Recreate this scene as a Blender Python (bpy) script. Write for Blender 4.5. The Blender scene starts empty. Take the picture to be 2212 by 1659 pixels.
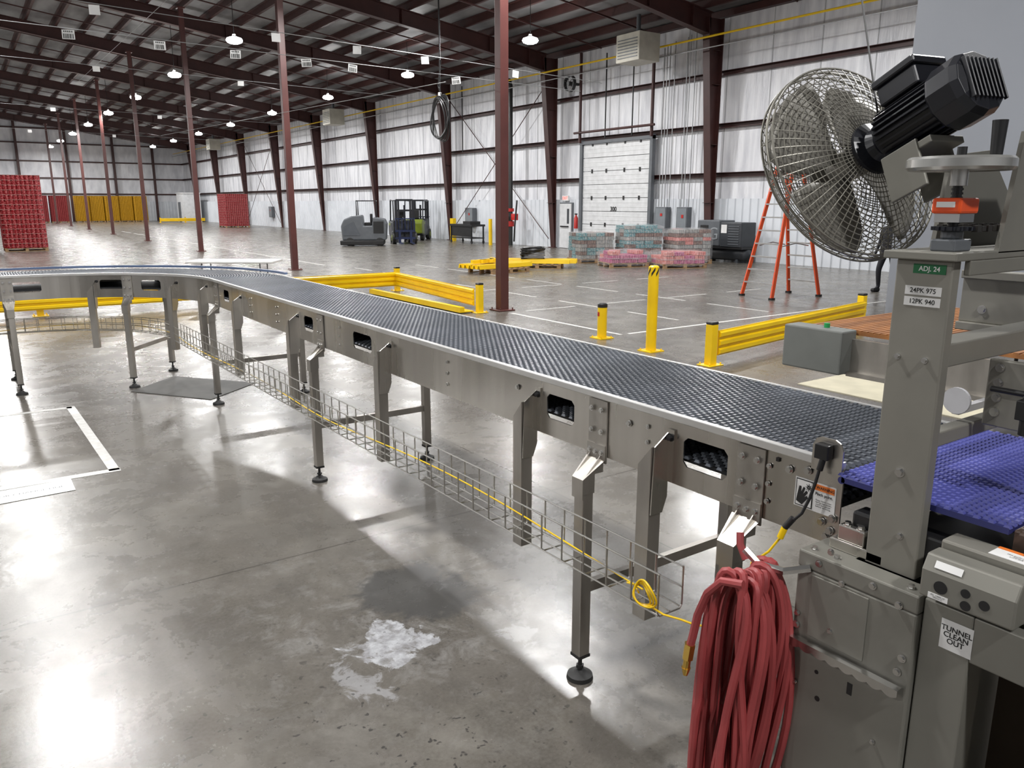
import bpy, bmesh, math, random
from mathutils import Vector, Matrix
random.seed(4)
SC=bpy.context.scene
COL=SC.collection
pi=math.pi
# ------------------------------------------------------------------ materials
MATS={}
def mat(name,c,rough=.5,metal=0.,c2=None,scale=4.,stretch=(1,1,1),bump=0.,r2=None,emit=None,es=1.,alpha=1.,spec=.5,coat=0.,lo=.35,hi=.65,detail=4.,bd=.02):
    if name in MATS: return MATS[name]
    m=bpy.data.materials.new(name); m.use_nodes=True; nt=m.node_tree; b=nt.nodes['Principled BSDF']
    L=nt.links.new
    b.inputs['Base Color'].default_value=(*c,1); b.inputs['Roughness'].default_value=rough
    b.inputs['Metallic'].default_value=metal; b.inputs['Specular IOR Level'].default_value=spec
    b.inputs['Coat Weight'].default_value=coat
    if emit: b.inputs['Emission Color'].default_value=(*emit,1); b.inputs['Emission Strength'].default_value=es
    b.inputs['Alpha'].default_value=alpha
    tc=nt.nodes.new('ShaderNodeTexCoord'); mp=nt.nodes.new('ShaderNodeMapping'); mp.inputs['Scale'].default_value=stretch
    L(tc.outputs['Object'],mp.inputs['Vector'])
    nz=nt.nodes.new('ShaderNodeTexNoise'); nz.inputs['Scale'].default_value=scale; nz.inputs['Detail'].default_value=detail
    L(mp.outputs[0],nz.inputs['Vector'])
    if c2 is None: c2=tuple(x*.86 for x in c)
    cr=nt.nodes.new('ShaderNodeValToRGB'); e=cr.color_ramp.elements
    e[0].position=lo; e[0].color=(*c2,1); e[1].position=hi; e[1].color=(*c,1)
    L(nz.outputs['Fac'],cr.inputs[0]); L(cr.outputs[0],b.inputs['Base Color'])
    if r2 is not None:
        mr=nt.nodes.new('ShaderNodeMapRange'); mr.inputs[1].default_value=.3; mr.inputs[2].default_value=.7
        mr.inputs[3].default_value=rough; mr.inputs[4].default_value=r2
        L(nz.outputs['Fac'],mr.inputs[0]); L(mr.outputs[0],b.inputs['Roughness'])
    if bump:
        bp=nt.nodes.new('ShaderNodeBump'); bp.inputs['Strength'].default_value=bump; bp.inputs['Distance'].default_value=bd
        L(nz.outputs['Fac'],bp.inputs['Height']); L(bp.outputs[0],b.inputs['Normal'])
    MATS[name]=m; return m
STEEL=mat('stainless',(.70,.675,.63),.22,1.,c2=(.47,.45,.415),scale=3.,stretch=(1.2,1.2,.08),r2=.33)  # broad upright light and dark bands in the colour imitate reflections on the panels
STEELL=mat('stainless_leg',(.53,.505,.465),.33,.9,c2=(.38,.36,.33),scale=6.,stretch=(1,1,.3),r2=.44)
STEELB=mat('stainless_bright',(.68,.675,.66),.24,1.,scale=8.)
STEELW=mat('wear_rail',(.66,.655,.64),.35,.6)
TAUPE=mat('bead_blasted_metal',(.220,.214,.186),.46,.3,c2=(.185,.180,.158),scale=3.,r2=.54)
TAUPEL=mat('bead_blasted_metal_light',(.26,.25,.218),.45,.35,c2=(.215,.207,.182),scale=3.)
BELT=mat('charcoal_belt',(.115,.127,.148),.34,0.,c2=(.082,.092,.108),scale=3.,spec=.6)
BELTB=mat('belt_underlay',(.008,.009,.012),.6)
BBLUE=mat('blue_belt',(.095,.105,.38),.36,0.,c2=(.075,.083,.31),scale=6.)
BBROWN=mat('brown_belt',(.09,.055,.04),.5)
ORBELT=mat('orange_belt',(.34,.14,.04),.5,0.,c2=(.15,.06,.02),scale=2.5,stretch=(.5,3,1))
BLACK=mat('black_plastic',(.012,.012,.013),.4)
BLACKM=mat('black_motor_paint',(.014,.015,.020),.30,.1)
RUBBER=mat('black_rubber',(.02,.02,.02),.6)
YEL=mat('safety_yellow',(.90,.60,.003),.38,0.,c2=(.80,.51,.003),scale=2.)
RED=mat('red_hose',(.37,.058,.060),.5,0.,c2=(.25,.036,.038),scale=5.)
REDP=mat('red_paint',(.50,.02,.015),.4)
ORANGE=mat('orange_fibreglass',(.75,.09,.02),.4)
ORR=mat('orange_plastic',(.75,.085,.015),.35)
ALU=mat('aluminium',(.55,.55,.55),.35,.9)
WIRE=mat('zinc_wire',(.52,.51,.48),.34,.9)
GUARD=mat('guard_wire_paint',(.25,.24,.205),.38,.4)
BLADE=mat('fan_blade_metal',(.22,.21,.185),.42,.3,c2=(.17,.162,.142),scale=3.)
BRASS=mat('brass',(.75,.50,.12),.3,1.)
PLUM=mat('oxide_red_steel',(.056,.018,.016),.5,0.,c2=(.042,.0135,.012),scale=2.)
PLUMC=mat('oxide_red_column',(.100,.031,.027),.42,0.,c2=(.078,.024,.021),scale=2.)
WHITE=mat('white_plastic',(.78,.78,.77),.4)
PAPER=mat('white_label',(.80,.80,.79),.6)
INK=mat('black_ink',(.012,.012,.012),.6)
GREEN=mat('green_label',(.01,.15,.05),.5)
WARNO=mat('warning_orange',(.80,.20,.03),.5)
WOOD=mat('pallet_wood',(.38,.24,.12),.7,0.,c2=(.26,.16,.08),scale=6.,stretch=(1,6,1))
GREYP=mat('grey_partition_paint',(.225,.24,.27),.5,0.,c2=(.21,.225,.255),scale=.6)
DGREY=mat('dark_grey_plastic',(.040,.045,.052),.45)
MGREY=mat('mid_grey_paint',(.115,.125,.138),.45)
PIPEB=mat('black_pipe',(.02,.02,.02),.4)
DOORW=mat('door_white_paint',(.68,.69,.70),.4)
LENS=mat('lamp_lens',(1,1,1),.4,emit=(1,.99,.97),es=70.)
VINYL=mat('white_vinyl_insulation',(.82,.83,.86),.26,0.,c2=(.60,.61,.65),scale=1.7,stretch=(1,2.4,.35),bump=1.,detail=7.,r2=.42,bd=.06)
LINER=mat('white_metal_liner',(.72,.75,.79),.35,0.,c2=(.64,.67,.71),scale=1.)
ROOFI=mat('roof_insulation',(.27,.27,.275),.5,0.,c2=(.12,.12,.125),scale=1.2,stretch=(1,.3,1),bump=.3)
CANR=mat('red_cans',(.26,.010,.016),.3,.2,c2=(.50,.15,.15),scale=16.,stretch=(1,1,2),lo=.42,hi=.5)
CANRD=mat('dark_red_cans',(.22,.015,.02),.35,.3,c2=(.34,.06,.06),scale=9.,stretch=(1,1,3))
CANY=mat('gold_cans',(.55,.30,.012),.35,.3,c2=(.38,.20,.01),scale=9.,stretch=(1,1,3))
CANT=mat('teal_cans',(.05,.27,.31),.35,.2,c2=(.36,.46,.47),scale=14.,stretch=(1,1,2),lo=.45,hi=.55)
CANB=mat('brown_cans',(.10,.045,.035),.35,.2,c2=(.32,.21,.17),scale=14.)
CANG=mat('grey_cans',(.30,.31,.31),.35,.3,c2=(.48,.48,.46),scale=14.)
CANP=mat('magenta_cans',(.42,.03,.17),.35,.2,c2=(.60,.25,.36),scale=14.)
CANK=mat('coral_cans',(.58,.14,.12),.35,.2,c2=(.72,.38,.35),scale=14.)
SEP=mat('layer_sheet',(.36,.18,.16),.7)
WRAP=mat('stretch_wrap',(.9,.9,.92),.10,0.,alpha=.13,bump=1.,scale=7.,coat=.6)
LIME=mat('lime_paint',(.18,.23,.02),.4)
NAVY=mat('navy_paint',(.01,.02,.07),.35)
CREAM=mat('cream_floor_strip',(.55,.51,.38),.5)
TAPE=mat('white_floor_tape',(.70,.70,.68),.5,0.,c2=(.56,.55,.52),scale=14.)
MATG=mat('grey_floor_mat',(.065,.065,.06),.55,0.,c2=(.09,.087,.08),scale=5.)
SKIN=mat('skin',(.55,.33,.24),.5); CLOTHB=mat('dark_trousers',(.015,.015,.02),.8)
CONDUIT=mat('galvanised_conduit',(.40,.41,.42),.4,.7)
PDOOR=mat('panel_door_grey',(.20,.22,.24),.45)
def floor_mat():
    m=bpy.data.materials.new('polished_concrete'); m.use_nodes=True; nt=m.node_tree; b=nt.nodes['Principled BSDF']; L=nt.links.new
    g=nt.nodes.new('ShaderNodeNewGeometry')
    def noise(sc,det=5.,dist=0.,st=(1,1,1),rz=0.,ro=.62):
        mp=nt.nodes.new('ShaderNodeMapping'); mp.inputs['Scale'].default_value=st; mp.inputs['Rotation'].default_value=(0,0,rz); L(g.outputs['Position'],mp.inputs['Vector'])
        n=nt.nodes.new('ShaderNodeTexNoise'); n.inputs['Scale'].default_value=sc; n.inputs['Detail'].default_value=det; n.inputs['Distortion'].default_value=dist
        n.inputs['Roughness'].default_value=ro
        L(mp.outputs[0],n.inputs['Vector']); return n.outputs['Fac']
    def rng(v,a,b_,c=0.,d=1.):
        r=nt.nodes.new('ShaderNodeMapRange'); r.inputs[1].default_value=a; r.inputs[2].default_value=b_; r.inputs[3].default_value=c; r.inputs[4].default_value=d
        L(v,r.inputs[0]); return r.outputs[0]
    def math_(op,a,b_):
        x=nt.nodes.new('ShaderNodeMath'); x.operation=op
        for i,v in ((0,a),(1,b_)):
            if hasattr(v,'links'): L(v,x.inputs[i])
            else: x.inputs[i].default_value=v
        return x.outputs[0]
    def near(cx,cy,r0,r1,sx=1.,sy=1.):
        mp=nt.nodes.new('ShaderNodeMapping'); mp.vector_type='POINT'; mp.inputs['Location'].default_value=(-cx*sx,-cy*sy,0); mp.inputs['Scale'].default_value=(sx,sy,1)
        L(g.outputs['Position'],mp.inputs['Vector'])
        d=nt.nodes.new('ShaderNodeVectorMath'); d.operation='LENGTH'; L(mp.outputs[0],d.inputs[0])
        return rng(d.outputs['Value'],r0,r1,1.,0.)
    def mix(f,a,c,bl='MIX'):
        x=nt.nodes.new('ShaderNodeMix'); x.data_type='RGBA'; x.blend_type=bl
        if hasattr(f,'links'): L(f,x.inputs[0])
        else: x.inputs[0].default_value=f
        for s,v in ((6,a),(7,c)):
            if hasattr(v,'links'): L(v,x.inputs[s])
            else: x.inputs[s].default_value=(*v,1)
        return x.outputs[2]
    c=mix(rng(noise(.55,8,.4),.36,.66),(.108,.097,.083),(.198,.183,.160))
    c=mix(rng(noise(2.4,10,.3,ro=.72),.38,.62,0,.75),c,(.082,.074,.064))
    c=mix(rng(noise(1.3,10,.5,ro=.72),.54,.68,0,.5),c,(.265,.252,.228))
    c=mix(rng(noise(1.8,6,.4,(1,.10,1),.45),.56,.70,0,.55),c,(.062,.057,.051))
    c=mix(rng(noise(2.1,6,.3,(1,.08,1),-.75),.60,.72,0,.4),c,(.066,.061,.055))
    c=mix(rng(noise(9.,5,.2),.63,.69,0,.65),c,(.055,.051,.045))
    c=mix(rng(noise(60.,3),.3,.8,0,.3),c,(.24,.225,.20))
    chalk=math_('MULTIPLY',near(1.6,3.30,.2,1.35),rng(noise(4.5,10,.5,ro=.78),.50,.66,0,.55)); c=mix(chalk,c,(.36,.355,.345))
    st=math_('ADD',near(1.74,3.42,.0,.62,1.3,1.),rng(noise(3.,8,.4,ro=.7),.3,.7,-.35,.35)); c=mix(rng(st,.34,.52,0,.85),c,(.068,.067,.065))
    pa=math_('ADD',near(1.41,3.03,.0,.34),rng(noise(6.5,10,.6,ro=.72),.3,.7,-.45,.45)); pa=rng(pa,.50,.60,0,1.)
    pa=math_('MULTIPLY',pa,rng(noise(14.,8,.3,ro=.7),.38,.50,.35,1.))
    c=mix(pa,c,mix(rng(noise(16,6),.38,.62),(.25,.25,.26),(.44,.45,.47)))
    p2=math_('ADD',near(1.17,2.82,.0,.26,1.3,.6),rng(noise(7.,8,.8,ro=.7),.3,.7,-.42,.42)); c=mix(rng(p2,.60,.74,0,.6),c,(.36,.36,.37))
    p3=math_('ADD',near(1.95,2.75,.0,.25),rng(noise(9.,9,.6,ro=.7),.3,.7,-.45,.45)); c=mix(rng(p3,.60,.74,0,.5),c,(.36,.36,.36))
    dots=math_('MULTIPLY',near(1.0,2.2,.3,1.8),rng(noise(22.,2,.2),.64,.68,0,.85)); c=mix(dots,c,(.04,.038,.036))
    sp=nt.nodes.new('ShaderNodeSeparateXYZ'); L(g.outputs['Position'],sp.inputs[0])
    def joint(o,off,per):
        return math_('LESS_THAN',math_('PINGPONG',math_('ADD',o,off),per/2),.006)
    mx=math_('MAXIMUM',joint(sp.outputs[0],-3.25,4.6),joint(sp.outputs[1],-4.2,4.6))
    c=mix(rng(mx,0,1,0,.65),c,(.04,.036,.03))
    L(c,b.inputs['Base Color'])
    ro=math_('ADD',rng(noise(1.7,8,.3,ro=.72),.3,.7,.19,.36),math_('MULTIPLY',pa,.3))
    L(ro,b.inputs['Roughness'])
    b.inputs['Specular IOR Level'].default_value=.65
    bp=nt.nodes.new('ShaderNodeBump'); bp.inputs['Strength'].default_value=.10; bp.inputs['Distance'].default_value=.02
    L(noise(5.,6),bp.inputs['Height']); L(bp.outputs[0],b.inputs['Normal'])
    return m
FLOOR=floor_mat()
# ------------------------------------------------------------------ mesh builder
class M:
    def __init__(s): s.v=[];s.f=[];s.m=[];s.T=Matrix();s.k=0
    def add(s,vs,fs):
        n=len(s.v); T=s.T
        s.v+=[T@Vector(v) for v in vs]; s.f+=[[i+n for i in f] for f in fs]; s.m+=[s.k]*len(fs); return s
    def box(s,x0,x1,y0,y1,z0,z1):
        return s.add([(x0,y0,z0),(x1,y0,z0),(x1,y1,z0),(x0,y1,z0),(x0,y0,z1),(x1,y0,z1),(x1,y1,z1),(x0,y1,z1)],
          [(3,2,1,0),(4,5,6,7),(0,1,5,4),(1,2,6,5),(2,3,7,6),(3,0,4,7)])
    def cb(s,c,d): return s.box(c[0]-d[0]/2,c[0]+d[0]/2,c[1]-d[1]/2,c[1]+d[1]/2,c[2]-d[2]/2,c[2]+d[2]/2)
    def cyl(s,a,b,r,r2=None,n=12,caps=True):
        a=Vector(a);b=Vector(b);r2=r if r2 is None else r2
        d=(b-a).normalized(); u=d.orthogonal().normalized(); w=d.cross(u)
        vs=[];
        for p,rr in((a,r),(b,r2)):
            for i in range(n):
                t=2*pi*i/n; vs.append(p+u*math.cos(t)*rr+w*math.sin(t)*rr)
        fs=[(i,(i+1)%n,n+(i+1)%n,n+i) for i in range(n)]
        if caps: fs+= [tuple(range(n))[::-1],tuple(range(n,2*n))]
        return s.add(vs,fs)
    def tube(s,pts,r,n=6,closed=False):
        P=[Vector(p) for p in pts]; N=len(P); vs=[];fs=[]
        u=None
        for i in range(N):
            if closed: t=(P[(i+1)%N]-P[i-1])
            else: t=P[min(i+1,N-1)]-P[max(i-1,0)]
            t.normalize()
            if u is None: u=t.orthogonal().normalized()
            u=(u-t*u.dot(t))
            if u.length<1e-6: u=t.orthogonal()
            u.normalize(); w=t.cross(u)
            for k in range(n):
                a=2*pi*k/n; vs.append(P[i]+u*math.cos(a)*r+w*math.sin(a)*r)
        for i in range(N if closed else N-1):
            j=(i+1)%N
            for k in range(n): fs.append((i*n+k,i*n+(k+1)%n,j*n+(k+1)%n,j*n+k))
        if not closed: fs+=[tuple(range(n))[::-1],tuple(range((N-1)*n,N*n))]
        return s.add(vs,fs)
    def prism(s,poly,vec):
        P=[Vector(p) for p in poly]; V=Vector(vec); n=len(P)
        return s.add(P+[p+V for p in P],[tuple(range(n))[::-1],tuple(range(n,2*n))]+[(i,(i+1)%n,n+(i+1)%n,n+i) for i in range(n)])
    def lathe(s,prof,n=24,c=(0,0,0)):
        vs=[];fs=[];m=len(prof);c=Vector(c)
        for i in range(n):
            t=2*pi*i/n
            for r,z in prof: vs.append(c+Vector((r*math.cos(t),r*math.sin(t),z)))
        for i in range(n):
            j=(i+1)%n
            for k in range(m-1): fs.append((i*m+k,j*m+k,j*m+k+1,i*m+k+1))
        return s.add(vs,fs)
    def obj(s,name,mats,parent=None,bevel=0,smooth=False,label=None,cat=None,group=None,kind=None,plabel=None,fix=True):
        if not isinstance(mats,(list,tuple)): mats=[mats]
        if parent is not None: o=Vector(parent['_w'])
        elif kind=='structure': o=Vector((0,0,0))
        else:
            xs=[v.x for v in s.v]; ys=[v.y for v in s.v]; zs=[v.z for v in s.v]
            o=Vector(((min(xs)+max(xs))/2,(min(ys)+max(ys))/2,min(zs)))
        me=bpy.data.meshes.new(name); me.from_pydata([tuple(v-o) for v in s.v],[],s.f)
        for mm in mats: me.materials.append(mm)
        if len(mats)>1: me.polygons.foreach_set('material_index',s.m)
        if fix:
            bm=bmesh.new(); bm.from_mesh(me); bmesh.ops.recalc_face_normals(bm,faces=bm.faces); bm.to_mesh(me); bm.free()
        if smooth:
            me.polygons.foreach_set('use_smooth',[True]*len(me.polygons)); me.set_sharp_from_angle(angle=math.radians(38))
        ob=bpy.data.objects.new(name,me); COL.objects.link(ob)
        if parent is not None:
            ob.parent=parent; ob['_w']=parent['_w']
        else:
            ob.location=o; ob['_w']=tuple(o)
        if bevel:
            bv=ob.modifiers.new('bevel','BEVEL'); bv.width=bevel; bv.segments=2; bv.limit_method='ANGLE'
        if label: ob['label']=label
        if plabel: ob['label']=plabel
        if cat: ob['category']=cat
        if group: ob['group']=group
        if kind: ob['kind']=kind
        return ob
def thing(name,loc,label,cat,group=None):
    e=bpy.data.objects.new(name,None); COL.objects.link(e); e.location=loc; e['_w']=tuple(float(x) for x in loc)
    e['label']=label; e['category']=cat; e.empty_display_size=.1
    if group: e['group']=group
    return e
def dup(o,loc=None,rz=None,parent=None):
    n=o.copy(); COL.objects.link(n)
    if parent is not None: n.parent=parent
    if loc is not None: n.location=loc
    if rz is not None: n.rotation_euler=(0,0,rz)
    for c in o.children: dup(c,parent=n)
    return n
def text(s,size,loc,X,Y,m,name,parent,bold=0.):
    cu=bpy.data.curves.new(name,'FONT'); cu.body=s; cu.size=size; cu.align_x='CENTER'; cu.align_y='CENTER'; cu.space_line=.85; cu.offset=bold
    t=bpy.data.objects.new(name,cu); COL.objects.link(t)
    dg=bpy.context.evaluated_depsgraph_get(); dg.update()
    me=bpy.data.meshes.new_from_object(t.evaluated_get(dg)); bpy.data.objects.remove(t)
    X=Vector(X).normalized();Y=Vector(Y).normalized();Z=X.cross(Y)
    T=Matrix(((X.x,Y.x,Z.x,loc[0]),(X.y,Y.y,Z.y,loc[1]),(X.z,Y.z,Z.z,loc[2]),(0,0,0,1)))
    T=Matrix.Translation(-Vector(parent['_w']))@T
    me.transform(T); me.materials.clear(); me.materials.append(m)
    ob=bpy.data.objects.new(name,me); COL.objects.link(ob); ob.parent=parent; ob['_w']=parent['_w']; return ob
FX=((0,-1,0),(0,0,1))
# ------------------------------------------------------------------ camera
p=math.radians(12.95);a=math.radians(34.7)
R=Vector((math.cos(a),-math.sin(a),0)); F=Vector((math.sin(a)*math.cos(p),math.cos(a)*math.cos(p),-math.sin(p))); U=R.cross(F)
cam=bpy.data.cameras.new('camera'); co=bpy.data.objects.new('camera',cam); COL.objects.link(co)
cam.sensor_width=36; cam.lens=36*1700/2212; cam.clip_start=.05; cam.clip_end=300
co.matrix_world=Matrix(((R.x,U.x,-F.x,0),(R.y,U.y,-F.y,0),(R.z,U.z,-F.z,2.0),(0,0,0,1)))
SC.camera=co
# ------------------------------------------------------------------ shell
WX=22.8; X0=-26; Y0=-12; Y1=101
def roof(x): return 8.45+.135*(WX-x) if x>-8 else 8.45+.135*(WX+8)+.135*(x+8)
M().box(X0,WX+.3,Y0,Y1+.3,-.3,0).obj('floor',FLOOR,kind='structure')
m=M()
m.prism([(X0,Y0,roof(X0)),(-8,Y0,roof(-8)),(WX+.3,Y0,roof(WX+.3)),(WX+.3,Y0,roof(WX)+.3),(-8,Y0,roof(-8)+.3),(X0,Y0,roof(X0)+.3)],(0,Y1+.3-Y0,0))
m.obj('ceiling',ROOFI,kind='structure')
M().box(WX,WX+.3,Y0,Y1,0,8.5).obj('wall_right',VINYL,kind='structure')
M().box(X0,WX+.3,Y1,Y1+.3,0,12.6).obj('wall_back',VINYL,kind='structure')
M().box(X0-.3,X0,Y0,Y1,0,12).obj('wall_left',VINYL,kind='structure')
M().box(X0,WX+.3,Y0-.3,Y0,0,12.6).obj('wall_front',VINYL,kind='structure')
TN=[0]
def trim(m,mt,**k):
    TN[0]+=1; return m.obj('trim_%d'%TN[0],mt,kind='structure',**k)
m=M(); pts=[];y=Y0
while y<Y1:
    pts+=[(WX-.10,y),(WX-.10,y+.22),(WX-.14,y+.25),(WX-.14,y+.30)]; y+=.33
n=len(pts); m.add([(x,y,0) for x,y in pts]+[(x,y,2.15) for x,y in pts],[(i,i+1,n+i+1,n+i) for i in range(n-1)])
trim(m,LINER,fix=False)
m=M(); pts=[];x=X0
while x<WX:
    pts+=[(x,Y1-.10),(x+.22,Y1-.10),(x+.25,Y1-.14),(x+.30,Y1-.14)]; x+=.33
n=len(pts); m.add([(x,y,0) for x,y in pts]+[(x,y,2.15) for x,y in pts],[(i,i+1,n+i+1,n+i) for i in range(n-1)])
trim(m,LINER,fix=False)
for z in (2.98,4.65,6.40):
    m=M(); m.prism([(WX-.02,Y0,z-.08),(WX-.20,Y0,z-.08),(WX-.20,Y0,z-.065),(WX-.05,Y0,z-.065),(WX-.05,Y0,z+.065),(WX-.22,Y0,z+.065),(WX-.22,Y0,z+.08),(WX-.02,Y0,z+.08)],(0,Y1-Y0,0)); trim(m,PLUM)
    trim(M().box(X0,WX,Y1-.2,Y1-.02,z-.07,z+.07),PLUM)
trim(M().box(X0,WX,Y1-.2,Y1-.02,8.2,8.34),PLUM); trim(M().box(X0,WX,Y1-.2,Y1-.02,9.7,9.84),PLUM)
trim(M().box(WX-.25,WX-.02,Y0,Y1,8.22,8.44),PLUM)
m=M(); y=1.2
while y<Y1: m.box(WX-.012,WX,y,y+.03,2.15,8.3); y+=1.85
trim(m,mat('insulation_seam',(.45,.46,.48),.5))
x=WX-1.3
while x>-24:
    z=roof(x)
    m=M(); m.prism([(x,Y0,z-.26),(x+.12,Y0,z-.26),(x+.12,Y0,z-.235),(x+.025,Y0,z-.235),(x+.025,Y0,z),(x-.10,Y0,z),(x-.10,Y0,z-.02),(x,Y0,z-.02)],(0,Y1-Y0,0)); trim(m,PLUM)
    x-=1.25
BY=[10.6+9.28*i for i in range(-2,10)]
for i,y in enumerate(BY):
    for yy in (y+3.1,y+6.2):
        m=M(); m.prism([(WX-.3,yy,roof(WX)-.28),(-8,yy,roof(-8)-.28),(-8,yy,roof(-8)-.33),(WX-.3,yy,roof(WX)-.33)],(0,.05,0)); trim(m,PLUM)
def rafter(y):
    m=M()
    def bot(x): 
        b=roof(x)-.85
        if x>17: b-=(x-17)/5*.15
        return b
    xs=[22.0,17,8.4,0,-8]
    top=[(x,y-.01,roof(x)-.27) for x in xs]; bo=[(x,y-.01,bot(x)) for x in xs]
    for i in range(4):
        m.prism([bo[i],bo[i+1],top[i+1],top[i]],(0,.02,0))
        for pr,dz in((top,-.03),(bo,.03)):
            q0,q1=pr[i],pr[i+1]
            m.prism([(q0[0],y-.14,q0[2]),(q1[0],y-.14,q1[2]),(q1[0],y-.14,q1[2]+dz),(q0[0],y-.14,q0[2]+dz)],(0,.28,0))
    m.prism([(-8,y-.14,roof(-8)-.25),(-8,y-.14,roof(-8)-.9),(-25.5,y-.14,roof(-25.5)-.9),(-25.5,y-.14,roof(-25.5)-.25)],(0,.28,0))
    for x in (21,19,15,11,6,3,0,-3): m.box(x-.01,x+.01,y-.13,y+.13,bot(x),roof(x)-.28)
    return m.obj('roof_beam',PLUM,label='deep tapered oxide-red steel roof beam spanning the warehouse',cat='beam',group='roof beams')
def wcol(y):
    m=M(); zt=8.15
    m.prism([(22.50,y-.01,0),(WX-.3,y-.01,0),(WX-.3,y-.01,zt),(21.75,y-.01,zt)],(0,.02,0))
    m.prism([(22.47,y-.15,0),(22.51,y-.15,0),(21.79,y-.15,zt),(21.75,y-.15,zt)],(0,.30,0))
    m.box(WX-.31,WX-.27,y-.15,y+.15,0,zt)
    for z in (2,4,6,7.1): m.box(22.2,WX-.3,y-.14,y+.14,z,z+.015)
    m.box(22.35,WX-.25,y-.2,y+.2,0,.03)
    return m.obj('wall_column',PLUM,label='tapered dark oxide-red steel column against insulated wall',cat='column',group='wall columns')
for y in BY:
    if y>0: wcol(y)
    rafter(y)
for x in (-3,1.5,6.2,10.8,15.4,19.5):
    M().box(x-.12,x+.12,Y1-.5,Y1-.21,0,roof(x)-.3).obj('wall_column',PLUM,label='dark oxide-red steel post on the far end wall',cat='column',group='end wall columns')
for i in range(9):
    y=12.43+11.38*i
    if y>100: break
    m=M(); x=8.38
    m.box(x-.09,x+.09,y-.09,y+.09,.02,roof(x)-.86); m.box(x-.18,x+.18,y-.18,y+.18,0,.025); m.box(x-.15,x+.15,y-.15,y+.15,roof(x)-.9,roof(x)-.84)
    for sx in(-1,1):
        for sy_ in(-1,1): m.cyl((x+sx*.14,y+sy_*.14,.02),(x+sx*.14,y+sy_*.14,.06),.015,n=6)
    m.obj('steel_column',PLUMC,bevel=.008,label='red-brown square steel column bolted to concrete floor',cat='column',group='interior columns')
for (ya,yb) in ((29.2,38.4),(66.3,75.6)):
    for k in (0,1):
        M().tube([(22.35+.06*k,ya+.2,.4 if k else 7.3),(22.35+.06*k,yb-.2,7.3 if k else .4)],.02).obj('bracing_rod',PLUM,label='thin diagonal steel bracing rod along wall bay',cat='brace')
M().box(12.55,19,-6,7.2,0,8.3).obj('wall_partition',GREYP,kind='structure')
# ------------------------------------------------------------------ lights
lampdata=bpy.data.lights.new('high_bay_area','AREA'); lampdata.shape='DISK'; lampdata.size=.5; lampdata.energy=560; lampdata.color=(1,.99,.98)
def fixture(x,y,z=7.45):
    e=thing('high_bay_light',(x,y,z),'bright white high-bay ceiling light hanging on a wire','ceiling light','high-bay lights')
    M().tube([(x,y,z+.3),(x,y,roof(x)-.25)],.012,n=5).obj('hanging_wire',BLACK,e)
    M().lathe([(.001,.33),(.05,.32),(.06,.27),(.10,.24),(.12,.225),(.001,.225)],20,(x,y,z)).obj('housing',WHITE,e,smooth=True)
    M().lathe([(.001,.0),(.16,.01),(.25,.05),(.285,.11),(.25,.18),(.12,.225),(.001,.225)],20,(x,y,z)).obj('lens',LENS,e,smooth=True)
    return e
for x,ys in ((17.4,[5.4+9.3*k for k in range(0,10)]),(8.85,[2.0+9.3*k for k in range(0,11)]),(.7,[-3.9+9.3*k for k in range(0,11)]),(-8.5,[2+18.6*k for k in range(5)]),(-17.5,[5+18.6*k for k in range(5)])):
    for y in ys:
        if y>99: continue
        fixture(x,y)
        lo=bpy.data.objects.new('high_bay_area',lampdata); COL.objects.link(lo); lo.location=(x,y,7.44)
W=bpy.data.worlds.new('world'); SC.world=W; W.use_nodes=True; W.node_tree.nodes['Background'].inputs[0].default_value=(.8,.85,1,1); W.node_tree.nodes['Background'].inputs[1].default_value=.3
# ------------------------------------------------------------------ main conveyor
cv=thing('belt_conveyor',(2.4,5,0),'long stainless steel conveyor with charcoal modular belt curving at far end','conveyor')
CX,CY,RR=.5,8.25,1.55; YS=1.245; S1=CY-YS; S2=S1+RR*pi/2; S3=S2+3.6
def path(s,off):
    if s<=S1: return Vector((2.05+off,YS+s,0)),Vector((0,1,0))
    if s<=S2:
        t=(s-S1)/RR; return Vector((CX+(RR+off)*math.cos(t),CY+(RR+off)*math.sin(t),0)),Vector((-math.sin(t),math.cos(t),0))
    return Vector((CX-(s-S2),CY+RR+off,0)),Vector((-1,0,0))
def belt(m,pos,s0,s1,w,z,pitch=.0254,nl=22,h=.009):
    s=s0;k=0; lw=w/nl
    while s<s1:
        for j in range(nl):
            o0=j*lw+(lw*.5 if k%2 else 0)
            o1=o0+lw*.62
            if o1>w: continue
            a,_=pos(s-pitch*.12,o0); b,_=pos(s-pitch*.12,o1); c,_=pos(s+pitch*.86,o1); d,_=pos(s+pitch*.86,o0)
            ai,_=pos(s+pitch*.1,o0+lw*.1); bi,_=pos(s+pitch*.1,o1-lw*.1); ci,_=pos(s+pitch*.65,o1-lw*.1); di,_=pos(s+pitch*.65,o0+lw*.1)
            zb=Vector((0,0,z-h)); zt=Vector((0,0,z))
            m.add([a+zb,b+zb,c+zb,d+zb,ai+zt,bi+zt,ci+zt,di+zt],[(4,5,6,7),(0,1,5,4),(1,2,6,5),(2,3,7,6),(3,0,4,7)])
        s+=pitch;k+=1
def strip(m,pos,ss,o0,o1,z0,z1):
    vs=[]
    for s in ss:
        A,_=pos(s,o0);B,_=pos(s,o1)
        vs+=[A+Vector((0,0,z0)),B+Vector((0,0,z0)),B+Vector((0,0,z1)),A+Vector((0,0,z1))]
    fs=[]
    for i in range(len(ss)-1):
        for k in range(4): fs.append((i*4+k,i*4+(k+1)%4,i*4+4+(k+1)%4,i*4+4+k))
    n=len(ss)-1; fs+=[(0,1,2,3),(n*4+3,n*4+2,n*4+1,n*4)]
    return m.add(vs,fs)
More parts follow.
